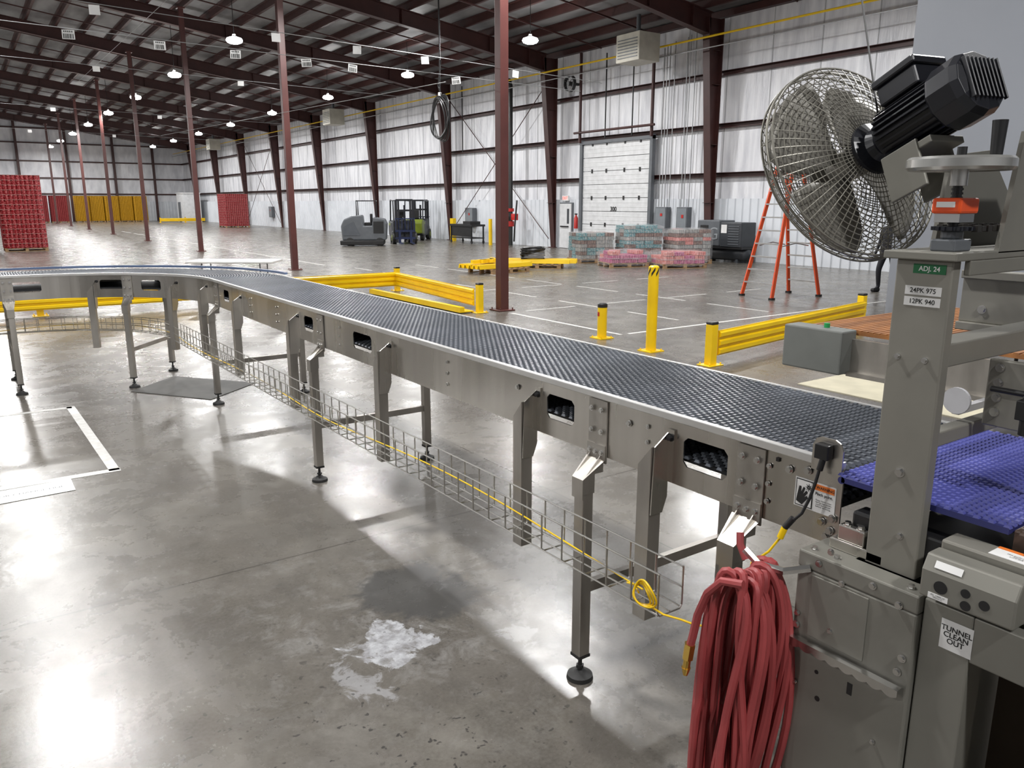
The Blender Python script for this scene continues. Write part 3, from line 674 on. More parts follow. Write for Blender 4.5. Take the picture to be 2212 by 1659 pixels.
# ------------------------------------------------------------------ floor markings
def flat(name,poly,z,mt,label,cat,h=.003):
    return M().prism([(x,y,z) for x,y in poly],(0,0,h)).obj(name,mt,label=label,cat=cat)
def tape(x0,y0,x1,y1,w=.08):
    d=Vector((x1-x0,y1-y0)).normalized()*w/2; n=(-d.y,d.x)
    return flat('floor_tape',[(x0+n[0],y0+n[1]),(x0-n[0],y0-n[1]),(x1-n[0],y1-n[1]),(x1+n[0],y1+n[1])],.0005,TAPE,'worn white marking tape stuck on concrete floor','floor marking',.002)
tape(-1.6,8.90,.72,8.80,.07); tape(.71,8.85,.76,6.45,.075); tape(.80,6.46,-1.6,6.50,.08)
flat('paper_sheet',[(-.75,6.40),(.46,6.42),(.46,6.14),(-.75,6.10)],.003,PAPER,'white paper sign taped flat on floor','paper',.001)
text('CONVEYOR CHANGE LINE',.05,(.1,6.27,.0045),(1,0,0),(0,1,0),MGREY,'lettering',bpy.data.objects['paper_sheet'])
flat('floor_mat',[(1.33,9.2),(1.89,9.75),(2.58,8.85),(1.95,8.33)],.0,MATG,'thin dark grey mat lying under conveyor legs','mat',.006)
tape(8.45,9.0,15.8,9.05,.07); tape(8.3,9.0,8.3,12.0,.07)
for i in range(7): tape(10.2,9.6+i*2.1,10.2,10.9+i*2.1,.05); tape(12.4,9.4+i*2.1,12.4,10.9+i*2.1,.05)
for i in range(4): tape(8.7+i*1.9,12.1,9.9+i*1.9,12.1,.05); tape(9.2+i*1.9,15.6,10.4+i*1.9,15.6,.05)
for i in range(8): tape(9.8,25+i*5,9.8,29+i*5,.08)
flat('cream_floor_board',[(7.6,5.3),(8.7,5.3),(8.7,.5),(7.6,.5)],0,CREAM,'cream coloured board lying on concrete','board',.01)
# ------------------------------------------------------------------ guard rails & bollards
def gpost(x,y,par,h=.52):
    m=M(); m.box(x-.055,x+.055,y-.055,y+.055,.012,h); m.box(x-.13,x+.13,y-.11,y+.11,0,.014)
    for sx in(-1,1):
        for sy_ in(-1,1): m.cyl((x+sx*.1,y+sy_*.08,.014),(x+sx*.1,y+sy_*.08,.04),.012,n=6)
    m.obj('post',YEL,par,bevel=.008)
    M().box(x-.058,x+.058,y-.058,y+.058,h,h+.035).obj('post_cap',BLACK,par,bevel=.012)
def grail(posts,rails,label='yellow steel guard rail with ribbed beam and capped posts'):
    x0,y0=posts[0]; e=thing('guard_rail',(x0,y0,0),label,'guard rail','yellow guard rails')
    for q in posts: gpost(q[0],q[1],e)
    for (a_,b_) in rails:
        A=Vector((*a_,0));B=Vector((*b_,0)); d=(B-A).normalized(); n=Vector((d.y,-d.x,0))
        if n.dot(-A)<0: n=-n
        pr=[(0,.12)]
        for k in range(3):
            z=.12+k*.108; pr+=[(.0,z+.012),(.035,z+.03),(.035,z+.075),(.0,z+.093)]
        pr+=[(0,.44),(-.012,.44),(-.012,.12)]
        m=M(); m.prism([A+n*(o+.058)+Vector((0,0,z)) for o,z in pr],B-A); m.obj('rail_beam',YEL,e)
grail([(1.05,16.55)],[((-3.5,16.5),(1.05,16.5)),((1.05,16.5),(3.75,16.5))])
grail([(8.3,16.7),(7.85,12.4)],[((5.6,16.75),(8.25,16.7)),((8.3,16.6),(7.85,12.5))])
m=M(); m.box(7.45,7.55,12.45,16.4,.02,.12); m.box(7.55,7.75,12.45,16.4,.02,.04); m.obj('spare_guard_beam',YEL,label='loose yellow rail beam lying along guard rail',cat='guard rail')
grail([(7.62,6.6),(12.1,7.35)],[((7.7,6.62),(12.05,7.33))])
def bollard(x,y,h,stripe=False):
    e=thing('bollard',(x,y,0),'tall yellow steel bollard with black striped cap' if stripe else 'short yellow steel bollard with black cap','bollard','yellow bollards')
    m=M(); m.cyl((x,y,.01),(x,y,h),.072,n=24); m.box(x-.13,x+.13,y-.13,y+.13,0,.014)
    for sx in(-1,1):
        for s2 in(-1,1): m.cyl((x+sx*.1,y+s2*.1,.014),(x+sx*.1,y+s2*.1,.035),.012,n=6)
    m.obj('tube',YEL,e,smooth=True)
    if stripe:
        for k in (0,1,2):
            vs=[]
            for i in range(9):
                t=2.6+k*.9+i*.09; z=h-.12+i*.0105
                vs+=[(x+.0735*math.cos(t),y+.0735*math.sin(t),z),(x+.0735*math.cos(t),y+.0735*math.sin(t),z+.045)]
            M().add(vs,[(2*i,2*i+2,2*i+3,2*i+1) for i in range(8)]).obj('stripe',BLACK,e,fix=False)
        M().lathe([(.073,h-.01),(.073,h+.005),(.05,h+.025),(.001,h+.03)],24,(x,y,0)).obj('cap',YEL,e,smooth=True)
    else:
        M().lathe([(.076,h-.03),(.076,h+.015),(.06,h+.03),(.001,h+.035)],24,(x,y,0)).obj('cap',BLACK,e,smooth=True)
        M().box(x-.076,x-.074,y-.015,y+.02,h-.16,h-.10).obj('red_tag',REDP,e)
bollard(7.85,8.94,.50); bollard(7.70,7.74,1.15,True)
# ------------------------------------------------------------------ ladder
ld=thing('step_ladder',(14.75,10.9,0),'tall orange fibreglass double-sided step ladder with aluminium steps','ladder')
def lside(f1,f2,t1,t2):
    A=Vector((*f1,.02));B=Vector((*f2,.02));C=Vector(t1);D=Vector(t2)
    for P,Q in((A,C),(B,D)):
        d=(Q-P).normalized(); s_=(B-A).normalized(); w=d.cross(s_).normalized()
        m=M(); q=[P+s_*.018+w*.04,P-s_*.018+w*.04,P-s_*.018-w*.04,P+s_*.018-w*.04]; m.prism(q,Q-P); m.obj('rail',ORANGE,ld)
        M().cb((P.x,P.y,.02),(.11,.09,.04)).obj('ladder_foot',BLACK,ld)
    for i in range(1,10):
        u=i/10.2; P=A.lerp(C,u);Q=B.lerp(D,u); d=Q-P; w=Vector((d.y,-d.x,0)).normalized()*.04
        M().prism([P+w,P-w,P-w+Vector((0,0,.03)),P+w+Vector((0,0,.03))],d).obj('step',ALU,ld)
lside((14.15,11.47),(13.99,10.55),(14.65,11.12,2.85),(14.62,10.72,2.85))
lside((15.48,11.23),(15.40,10.39),(14.86,11.08,2.85),(14.84,10.68,2.85))
M().box(14.56,14.94,10.66,11.16,2.83,2.90).obj('top_cap',ORR,ld,bevel=.02)
for y in (11.2,10.6):
    M().tube([(14.36,y+.05,1.1),(14.75,y,1.16),(15.15,y-.02,1.1)],.012).obj('spreader_bar',ALU,ld)
# ------------------------------------------------------------------ folding table
tb=thing('folding_table',(4.7,17.0,0),'white plastic folding table with thin grey metal legs','table')
M().box(3.80,5.60,16.62,17.38,.79,.835).obj('table_top',WHITE,tb,bevel=.015)
for sx in (4.1,5.3):
    M().tube([(sx,16.75,.79),(sx,16.75,.02),(sx,16.77,.0)],.014).obj('leg',MGREY,tb); M().tube([(sx,17.25,.79),(sx,17.25,.0)],.014).obj('leg',MGREY,tb)
    M().tube([(sx,16.75,.35),(sx,17.25,.35)],.01).obj('leg_brace',MGREY,tb)
tb.rotation_euler=(0,0,-.6)
# ------------------------------------------------------------------ pallets
def pallet(m,cx,cy,w=1.2,d=1.0,z=0):
    for i in range(7): x=cx-w/2+.05+i*(w-.1)/6; m.box(x-.045,x+.045,cy-d/2,cy+d/2,z+.12,z+.14)
    for i in range(3):
        y=cy-d/2+.05+i*(d-.1)/2; m.box(cx-w/2,cx+w/2,y-.04,y+.04,z+.10,z+.12)
        for j in range(3): x=cx-w/2+.07+j*(w-.14)/2; m.box(x-.06,x+.06,y-.04,y+.04,z+.02,z+.10)
        m.box(cx-w/2,cx+w/2,y-.04,y+.04,z,z+.02)
def scallop(m,x0,x1,y0,y1,z0,z1,dia):
    P=[]
    def edge(ax_,ay,bx,by,nx,ny):
        L_=math.hypot(bx-ax_,by-ay); n=max(1,round(L_/dia)); 
        for i in range(n):
            for t in (0,.2,.5,.8):
                u=(i+t)/n; d=.5*dia*math.sin(t*pi)**.7 if t>0 else 0
                P.append((ax_+(bx-ax_)*u+nx*d,ay+(by-ay)*u+ny*d))
    edge(x0,y0,x1,y0,0,-1); edge(x1,y0,x1,y1,1,0); edge(x1,y1,x0,y1,0,1); edge(x0,y1,x0,y0,-1,0)
    m.prism([(x,y,z0) for x,y in P],(0,0,z1-z0))
def canstack(loc,w,d,layers,lh,cmat,label,dia=.085,rz=0,group=None):
    x,y=loc; e=thing('can_pallet',(x,y,0),label,'pallet of cans',group)
    m=M(); pallet(m,x,y,w,d); m.obj('pallet',WOOD,e)
    m=M()
    for i in range(layers):
        m.k=0; scallop(m,x-w/2+.07,x+w/2-.07,y-d/2+.07,y+d/2-.07,.145+i*lh,.145+(i+1)*lh-.02,dia)
        m.k=1; m.box(x-w/2,x+w/2,y-d/2,y+d/2,.145+(i+1)*lh-.02,.145+(i+1)*lh)
    o=m.obj('stacked_cans',[cmat,SEP if cmat is CANR else cmat],e,fix=False); o['kind']='stuff'
    e.rotation_euler=(0,0,rz); return e
A0=canstack((2.35,40.3),1.6,1.4,15,.2,CANR,'tall pallet stacked with layers of glossy red cans',dia=.16)
dup(A0,(.50,39.2,0),0); dup(A0,(.4,41.9,0),0); dup(A0,(-1.3,39.0,0),0)
A1=canstack((9.0,96),1.6,1.3,13,.2,CANRD,'tall pallet stacked with layers of dull red cans',dia=.16)
dup(A1,(7.2,96,0),0)
A2=canstack((11.2,96.4),1.35,1.3,13,.2,CANY,'tall pallet stacked with layers of gold cans',group='gold can pallets',dia=.16)
for k in range(1,5): dup(A2,(11.2+k*1.42,96.4+(.15 if k%2 else 0),0),0)
canstack((19.3,69.0),2.0,2.0,13,.2,CANR,'tall pallet stacked with layers of pink-red cans',dia=.16)
def wrapped(loc,w,d,layers,seq,label,rz=-.35,lh=.125,acc=.3):
    x,y=loc; e=thing('wrapped_can_pallet',(x,y,0),label,'pallet of cans')
    m=M(); pallet(m,x,y,w,d); m.obj('pallet',WOOD,e)
    mats=list(dict.fromkeys(seq)); m=M(); rnd=random.Random(int(x*77))
    nx,ny=4,3
    for i in range(layers):
        c=seq[i%len(seq)]
        for ix in range(nx):
            for iy in range(ny):
                if 0<ix<nx-1 and 0<iy<ny-1 and i<layers-2: continue
                if i==layers-1 and rnd.random()<.35: continue
                cc=c if rnd.random()>acc else rnd.choice(mats)
                m.k=mats.index(cc)
                pw=(w-.06)/nx; pd=(d-.06)/ny; o=rnd.uniform(-.012,.012)
                ax_=x-w/2+.03+ix*pw+.03+o; ay_=y-d/2+.03+iy*pd+.03-o
                scallop(m,ax_,ax_+pw-.07,ay_,ay_+pd-.07,.145+i*lh,.145+(i+1)*lh-.012,.066)
    o=m.obj('stacked_cans',mats,e,fix=False); o['kind']='stuff'
    m=M(); H=.145+layers*lh; N=28; vs=[]
    for k,(z,s) in enumerate(((.06,1.03),(.3,1.05),(H*.5,1.04),(H*.8,1.05),(H-.03,1.03),(H+.03,.8),(H+.02,.01))):
        for i in range(N):
            t=2*pi*i/N; cxx=math.copysign(min(1,abs(math.cos(t))*1.35),math.cos(t)); cyy=math.copysign(min(1,abs(math.sin(t))*1.35),math.sin(t))
            vs.append((x+w/2*cxx*s+rnd.uniform(-.012,.012),y+d/2*cyy*s+rnd.uniform(-.012,.012),z+rnd.uniform(-.02,.02)))
    m.add(vs,[(k*N+i,k*N+(i+1)%N,(k+1)*N+(i+1)%N,(k+1)*N+i) for k in range(6) for i in range(N)])
    m.obj('stretch_wrap',WRAP,e,smooth=True,fix=False)
    e.rotation_euler=(0,0,rz); return e
wrapped((18.05,21.25),1.35,1.2,7,[CANT,CANB,CANT,CANG,CANB],'shrink-wrapped pallet of teal and brown cans')
wrapped((19.25,20.15),1.35,1.2,9,[CANT,CANG,CANB,CANT],'tall shrink-wrapped pallet of teal and brown cans')
wrapped((20.40,19.0),1.35,1.2,8,[CANB,CANK,CANB,CANG],'shrink-wrapped pallet of brown and coral cans')
wrapped((17.65,19.15),1.35,1.1,3,[CANP,CANP,CANK],'low shrink-wrapped pallet of magenta cans')
wrapped((18.80,17.85),1.5,1.1,3,[CANP,CANK,CANK],'low shrink-wrapped pallet of coral and magenta cans')
for (x,y,rz,n) in ((13.1,19.6,.15,5),(15.1,20.3,-.75,4)):
    e=thing('rail_pallet',(x,y,0),'wooden pallet loaded with spare yellow guard rail beams','pallet')
    m=M(); pallet(m,x,y,1.5,1.1); m.obj('pallet',WOOD,e)
    for i in range(n):
        m=M(); yy=y-.4+i*.2; zz=.15
        m.prism([(x-1.1,yy,zz),(x-1.1,yy+.03,zz+.09),(x-1.1,yy+.08,zz+.09),(x-1.1,yy+.11,zz),(x-1.1,yy+.15,zz),(x-1.1,yy+.15,zz+.02),(x-1.1,yy+.12,zz+.12),(x-1.1,yy+.02,zz+.12)],(2.1+.2*(i%2),0,0)); m.obj('rail_beam',YEL,e)
    if x<14:
        for i in range(3): m=M(); m.T=Matrix.Translation((x-.6+i*.25,y+.1*i,.30))@Matrix.Rotation(.4*i,4,'Z'); m.box(-.45,.45,-.06,.06,0,.10); m.obj('rail_post',YEL,e)
    else:
        m=M(); 
        for i in range(7):
            m.tube([(x-.2+.35*math.cos(t*.6+i),y+.3*math.sin(t*.7+i),.30+.05*i+.03*math.sin(t)) for t in range(14)],.03,n=6)
        m.obj('loose_strapping',BLACK,e,smooth=True)
        m=M(); m.lathe([(.001,.55),(.25,.50),(.45,.36),(.55,.27)],14,(x-.1,y+.1,.05)); m.obj('plastic_sheet',WRAP,e,smooth=True)
    e.rotation_euler=(0,0,rz)
# ------------------------------------------------------------------ air compressor
ac=thing('air_compressor',(21.9,18.6,0),'dark grey air compressor cabinet mounted on horizontal tank','compressor')
ac['_w']=(21.9,18.85,0.)
M().box(21.55,22.35,18.85,19.85,.55,1.42).obj('cabinet',MGREY,ac,bevel=.03)
M().box(21.535,21.55,19.35,19.7,1.0,1.25).obj('control_panel',BLACK,ac)
text('G',.6,(21.54,19.1,.95),*FX,mat('pale_grey_mark',(.30,.32,.34),.5),'emblem',ac)
M().box(21.55,22.3,17.9,18.8,.50,1.36).obj('dryer_unit',DGREY,ac,bevel=.03)
for i in range(8): M().box(21.535,21.55,18.0,18.45,.62+i*.085,.65+i*.085).obj('louvre',MGREY,ac)
M().box(21.535,21.55,18.52,18.76,1.0,1.28).obj('instruction_label',PAPER,ac)
m=M(); m.T=Matrix.Translation((21.95,17.9,.30))@Matrix.Rotation(-pi/2,4,'X')
m.lathe([(.001,-.10),(.14,-.06),(.22,.02),(.24,.08),(.24,1.8),(.22,1.86),(.14,1.93),(.001,1.96)],24); m.obj('air_tank',DGREY,ac,smooth=True)
m=M(); 
for y in (18.2,19.5): m.box(21.75,22.15,y-.05,y+.05,0,.12)
m.obj('tank_feet',DGREY,ac)
M().box(21.55,22.3,17.85,19.85,.47,.55).obj('base_plate',BLACK,ac)
# ------------------------------------------------------------------ wall fittings
d1=thing('door_1',(22.6,28.35,0),'white steel exit door with narrow window','door'); d1['kind']='structure'
M().box(22.58,22.68,27.9,28.8,0,2.02).obj('door_frame',MGREY,d1)
M().box(22.54,22.58,27.95,28.75,.02,1.97).obj('door_leaf',DOORW,d1)
M().box(22.53,22.54,28.08,28.22,1.1,1.75).obj('door_window',DGREY,d1); M().box(22.48,22.53,28.1,28.65,.95,1.0).obj('push_bar',BLACK,d1)
e=thing('exit_sign',(22.5,28.35,2.12),'small illuminated red EXIT sign above door','sign')
M().box(22.52,22.6,28.15,28.55,2.10,2.32).obj('sign_body',WHITE,e); text('EXIT',.18,(22.515,28.35,2.21),*FX,mat('exit_red_glow',(.8,.02,.02),.5,emit=(1,.05,.03),es=4.),'lettering',e)
d2=thing('door_2',(22.5,25.05,0),'white sectional roll-up dock door with number 300','door'); d2['kind']='structure'
for i in range(8):
    z=.02+i*.55; m=M(); m.box(22.50,22.56,23.05,27.1,z,z+.53)
    for k in range(1,3): m.box(22.492,22.50,23.05,27.1,z+k*.17,z+k*.17+.02)
    m.obj('door_panel',DOORW,d2,bevel=.006)
    if i%2:
        for y in (23.6,24.5,25.6,26.5): M().box(22.47,22.50,y-.04,y+.04,z+.46,z+.62).obj('hinge',BLACK,d2)
m=M(); m.box(22.42,22.58,22.88,23.03,0,4.6); m.box(22.42,22.58,27.12,27.27,0,4.6); m.box(22.40,22.58,22.88,27.27,4.42,4.55); m.obj('door_track',MGREY,d2)
text('300',.26,(22.488,25.1,1.75),*FX,INK,'lettering',d2,.006)
m=M(); m.box(22.3,22.4,22.85,22.93,4.5,8.1); m.box(22.3,22.4,27.15,27.23,4.5,8.1); m.cyl((22.2,22.6,4.9),(22.2,27.4,4.9),.05,n=10); m.obj('lift_track',PLUM,d2)
def heater(x,y,z):
    e=thing('unit_heater',(x,y,z),'beige gas unit heater hung high near wall','heater','unit heaters')
    M().box(x-.5,x+.5,y-.6,y+.6,z,z+.95).obj('cabinet',mat('beige_heater',(.55,.53,.45),.5),e,bevel=.02)
    for i in range(7): M().box(x-.52,x-.5,y-.5,y+.5,z+.12+i*.1,z+.15+i*.1).obj('louvre',MGREY,e)
    m=M(); m.cyl((x,y,z+.95),(x,y,roof(x)-.2),.08,n=10); m.obj('flue',MGREY,e)
heater(20.85,22.2,6.9); heater(20.85,50.3,6.9); heater(20.85,79.5,6.9)
def ebox(y,z0,z1,w):
    e=thing('electrical_panel',(22.55,y,z0),'grey wall-mounted electrical panel with conduit','electrical panel','electrical panels')
    M().box(22.42,22.66,y-w/2,y+w/2,z0,z1).obj('enclosure',MGREY,e,bevel=.01); M().box(22.405,22.42,y-w/2+.04,y+w/2-.04,z0+.04,z1-.04).obj('panel_door',PDOOR,e)
    M().box(22.39,22.405,y-.1,y+.0,z0+(z1-z0)*.6,z0+(z1-z0)*.72).obj('warning_label',REDP,e)
ebox(22.3,1.0,1.85,.6); ebox(21.2,.85,1.85,.55); ebox(36.4,.8,1.75,.8); ebox(69,.8,1.7,.8)
for i,y in enumerate((22.45,22.3,22.15,21.9,21.3,21.15,20.9)):
    M().tube([(22.45,y,1.86),(22.45,y,7.6+.05*i)],.017,n=8).obj('conduit',CONDUIT,label='vertical galvanised electrical conduit on wall',cat='conduit',group='conduits')
for y in (25.7,24.1,37.0): M().tube([(22.46,y,4.6),(22.46,y,7.9)],.03,n=6).obj('conduit',BLACK,label='dark vertical pipe hanging above dock door',cat='conduit')
M().tube([(21.62,-2,7.45),(21.62,100,7.5)],.035,n=8).obj('gas_pipe',YEL,label='long yellow gas pipe running along top of wall',cat='pipe')
M().tube([(21.5,-2,7.05),(21.5,100,7.2)],.02,n=6).obj('sprinkler_pipe',CONDUIT,label='thin grey pipe running along wall',cat='pipe')
rp=thing('fire_riser',(22.0,31.9,0),'black fire sprinkler riser pipe with red valves','pipe')
m=M(); m.tube([(22.0,31.9,0),(22.0,31.9,7.3),(22.0,32.0,7.55),(22.0,32.3,7.62),(22.0,33.0,7.62)],.11,n=14); m.obj('riser_pipe',PIPEB,rp,smooth=True)
m=M(); m.cyl((22.0,31.9,.9),(22,31.9,1.15),.18,n=14); m.cyl((22.0,31.9,1.6),(22,31.9,1.75),.17,n=14); m.cyl((21.8,31.9,1.3),(21.6,31.9,1.3),.12,n=14); m.box(21.9,22.1,31.4,31.7,1.2,1.5); m.obj('valves',REDP,rp,smooth=True)
M().tube([(22.0,31.6,.2),(21.9,31.4,.9),(21.95,31.3,2.0),(22.1,31.5,2.1)],.04).obj('side_pipe',PIPEB,rp)
M().cyl((21.3,32.6,0),(21.3,32.6,1.25),.09,n=16).obj('bollard',YEL,label='plain yellow bollard beside riser pipe',cat='bollard')
e=thing('fire_extinguisher',(22.6,27.6,.9),'red fire extinguisher on wall beside door','fire extinguisher')
m=M(); m.lathe([(.001,.9),(.09,.9),(.09,1.35),(.04,1.44),(.03,1.5),(.001,1.5)],16,(22.55,27.6,0)); m.obj('cylinder',REDP,e,smooth=True); M().box(22.51,22.59,27.55,27.65,1.5,1.55).obj('handle',BLACK,e)
e=thing('wall_fan',(22.2,27.6,6.8),'small black circulation fan mounted high above dock door','fan')
m=M(); m.T=Matrix.Translation((22.0,27.5,6.9))@Matrix.Rotation(pi/2,4,'Y'); m.lathe([(.30,-.08),(.34,-.08),(.34,.08),(.30,.08),(.30,-.08)],20)
for i in range(6): m.tube([(0,0,-.08),(.3*math.cos(i*pi/3),.3*math.sin(i*pi/3),-.08)],.012,n=5)
m.cyl((0,0,-.1),(0,0,.12),.09,n=12); m.obj('fan_head',BLACK,e); M().box(22.1,22.5,27.45,27.55,6.85,6.95).obj('fan_arm',BLACK,e)
hc=thing('hanging_cable_coil',(12,21,3.8),'black electrical cable coiled and hung from ceiling cord','cable coil')
m=M()
for k in range(6):
    r=.52+.02*k; m.tube([(12+.03*k-.08+.05*math.sin(t*pi/8+k),21+r*.78*math.cos(t*pi/16),4.42+r*math.sin(t*pi/16)*1.05) for t in range(32)],.022,n=6,closed=True)
m.obj('coil',BLACK,hc,smooth=True)
m=M(); m.tube([(12,21,4.95),(12.02,21,6.5),(12,21,roof(12)-.3)],.022,n=6); m.tube([(12,20.9,5.0),(12.0,21.1,5.3),(12.05,21,6.0)],.015,n=6); m.obj('cord',BLACK,hc)
M().cyl((12,21,4.98),(12,21,5.12),.05,n=10).obj('plug',WHITE,hc)
def tagwire(y,z0,z1,xs,codes,x0=-4,x1=11.5,s=.085):
    e=thing('tag_line',((x0+x1)/2,y,z0),'thin steel wire with hanging white aisle tags','tag line','aisle tag lines')
    f=lambda x: z0+(z1-z0)*(x-x0)/(x1-x0)
    M().tube([(x0,y,f(x0)),(x1,y,f(x1))],.006,n=5).obj('wire',CONDUIT,e)
    for i,x in enumerate(xs):
        z=f(x); m=M(); m.T=Matrix.Translation((x,y,z))@Matrix.Rotation(-.3+.35*math.sin(i*2.1),4,'Z')@Matrix.Rotation(.15*math.sin(i*3.3),4,'Y')
        m.box(-s,s,-.004,.004,-.15,-.02); m.obj('tag',PAPER,e)
        if codes:
            m2=M(); m2.T=m.T
            xx=-s*.8; rnd=random.Random(i)
            while xx<s*.75:
                w=rnd.uniform(.004,.014); m2.box(xx,xx+w,-.0055,-.0045,-.14,-.075); xx+=w+rnd.uniform(.004,.012)
            for q in range(5): m2.box(-s*.7+q*.026,-s*.7+q*.026+.014,-.0055,-.0045,-.055,-.032)
            m2.obj('barcode',INK,e)
tagwire(14,4.60,4.36,(1.72,2.98,4.15,5.35,6.22,8.36),True)
tagwire(13.3,4.95,4.45,(2.0,4.6,6.0,7.3,9.3),False,s=.07)
for k in range(3): tagwire(24+k*11,5.6,5.3,(-1,3.5,7.2),False,x0=-4,x1=14)
for k,(y0,y1,z0,z1,x) in enumerate(((14.1,40,4.3,5.0,8.2),(3,40,6.8,7.0,5.0))):
    M().tube([(x,y0,z0),(x,y1,z1)],.007,n=5).obj('guide_wire',CONDUIT,label='thin steel wire strung across warehouse',cat='wire')
ob=thing('modular_office',(21.0,91.5,0),'white modular office cabin standing against wall','cabin')
M().box(20.2,21.95,90.6,93.7,0,3.0).obj('cabin_body',DOORW,ob); M().box(20.15,20.2,92,93,0,2.1).obj('cabin_door',MGREY,ob); M().box(20.15,22.0,90.55,93.7,3.0,3.08).obj('roof_edge',WHITE,ob)
grail([(17.6,90),(20.0,89.6)],[((17.6,90),(20.0,89.6)),((20,89.6),(22.0,89.6))])
grail([(14.5,99),(17,99)],[((14.5,99),(17,99))])
# ------------------------------------------------------------------ scrubber
sc=thing('floor_scrubber',(16.1,35.6,0),'grey ride-on floor scrubber machine with overhead guard','floor scrubber')
def S(dx,dy,z): return (16.1+dx,35.6+dy,z)
m=M(); m.prism([S(-1.05,-.55,.28),S(-1.1,-.55,.95),S(-.95,-.55,1.25),S(-.55,-.55,1.42),S(-.1,-.55,1.45),S(-.05,-.55,.95),S(.35,-.55,.95),S(.40,-.55,1.35),S(.95,-.55,1.28),S(1.05,-.55,1.05),S(1.0,-.55,.28)],(0,1.1,0)); m.obj('body',MGREY,sc,bevel=.06)
m=M(); m.prism([S(-.98,-.56,.5),S(-.98,-.56,.9),S(-.5,-.56,1.15),S(-.2,-.56,.5)],(0,-.02,0)); m.obj('side_cover',mat('scrubber_grey',(.09,.10,.115),.4),sc)
M().box(16.1-1.15,16.1+.9,35.6-.65,35.6+.65,.06,.28).obj('brush_deck',BLACK,sc,bevel=.04)
for dx,dy in ((-.7,-.5),(.7,-.5),(-.7,.5),(.7,.5)): M().cyl(S(dx,dy-.08,.2),S(dx,dy+.08,.2),.2,n=20).obj('wheel',RUBBER,sc)
M().box(16.1+.42,16.1+.9,35.6-.57,35.6-.555,.6,1.15).obj('vent',BLACK,sc)
m=M()
for dy in (-.45,.45): m.tube([S(-.35,dy,1.4),S(-.35,dy,2.1),S(.55,dy,2.1),S(.55,dy,1.3)],.03)
m.tube([S(-.35,-.45,2.1),S(-.35,.45,2.1)],.03); m.tube([S(.55,-.45,2.1),S(.55,.45,2.1)],.03); m.obj('overhead_guard',BLACK,sc)
m=M(); m.box(16.1-.02,16.1+.33,35.35,35.85,.95,1.1); m.box(16.1+.25,16.1+.36,35.35,35.85,1.1,1.5); m.obj('seat',BLACK,sc,bevel=.03)
sc.rotation_euler=(0,0,-.5)
def forklift(x,y,body,accent,label,rz,cw=None):
    e=thing('forklift',(x,y,0),label,'forklift')
    q=lambda dx,dy,z:(x+dx,y+dy,z)
    m=M(); m.prism([q(-.55,-.7,.25),q(-.55,.9,.25),q(-.55,1.35,.35),q(-.55,1.4,.95),q(-.55,1.2,1.1),q(-.55,.2,1.05),q(-.55,.1,.6),q(-.55,-.4,.6),q(-.55,-.5,1.15),q(-.55,-.7,1.15)],(1.1,0,0)); m.obj('body',body,e,bevel=.04)
    m=M(); m.prism([q(-.56,.75,.3),q(-.56,1.42,.4),q(-.56,1.46,.95),q(-.56,1.2,1.14),q(-.56,.8,1.1)],(1.12,0,0)); m.obj('counterweight',cw or body,e,bevel=.05)
    M().box(x-.565,x+.565,y+.6,y+1.3,.88,1.0).obj('colour_band',accent,e)
    m=M()
    for sx in(-.42,.42): m.box(x+sx-.06,x+sx+.06,y-.98,y-.80,.08,2.15); m.box(x+sx*.7-.04,x+sx*.7+.04,y-.94,y-.82,.1,2.1)
    for z in (.3,1.0,1.6,2.1): m.box(x-.42,x+.42,y-.92,y-.84,z,z+.09)
    m.cyl(q(0,-.88,.1),q(0,-.88,1.9),.05,n=10); m.obj('mast',BLACKM,e)
    m=M()
    for sx in(-.28,.28): m.box(x+sx-.06,x+sx+.06,y-2.0,y-1.0,.06,.10); m.box(x+sx-.06,x+sx+.06,y-1.04,y-.99,.06,.7)
    for z in (.25,.6): m.box(x-.5,x+.5,y-1.0,y-.96,z,z+.1)
    for i in range(7): m.box(x-.48+i*.155,x-.45+i*.155,y-1.0,y-.98,.6,1.25)
    m.box(x-.5,x+.5,y-1.0,y-.97,1.22,1.27); m.obj('forks',NAVY,e)
    m=M()
    for sx in(-.5,.5): m.tube([q(sx,-.6,1.1),q(sx,-.35,2.1),q(sx,.75,2.15),q(sx,.95,1.1)],.035)
    for i in range(7): m.box(x-.5,x+.5,y-.35+i*.18,y-.31+i*.18,2.10,2.14)
    m.obj('overhead_guard',BLACKM,e)
    for sx in(-.5,.5):
        M().cyl(q(sx-.1,-.55,.3),q(sx+.1,-.55,.3),.3,n=20).obj('wheel',RUBBER,e); M().cyl(q(sx*.9-.09,.85,.24),q(sx*.9+.09,.85,.24),.24,n=20).obj('wheel',RUBBER,e)
        M().cyl(q(sx*1.22-.02,-.55,.3),q(sx*1.22+.02,-.55,.3),.15,n=16).obj('wheel_rim',accent,e)
    m=M(); m.box(x-.22,x+.22,y+.1,y+.5,1.05,1.17); m.box(x-.22,x+.22,y+.45,y+.57,1.17,1.65); m.obj('seat',BLACK,e,bevel=.03)
    M().tube([q(0,-.45,1.1),q(0,-.25,1.3)],.025).obj('steering_column',BLACK,e)
    e.rotation_euler=(0,0,rz); return e
forklift(18.6,36.6,DGREY,LIME,'dark counterbalance forklift with black mast and lime wheel rims',-.35)
forklift(21.2,39.9,DGREY,LIME,'dark forklift with lime counterweight and black overhead guard',pi-.7,LIME)
ct=thing('parts_cart',(21.5,35.2,0),'black wheeled workshop cart with shelves','cart')
m=M(); m.box(21.1,21.9,34.0,36.2,.85,.95); m.box(21.12,21.88,34.05,36.15,.25,.30); m.obj('shelves',BLACK,ct)
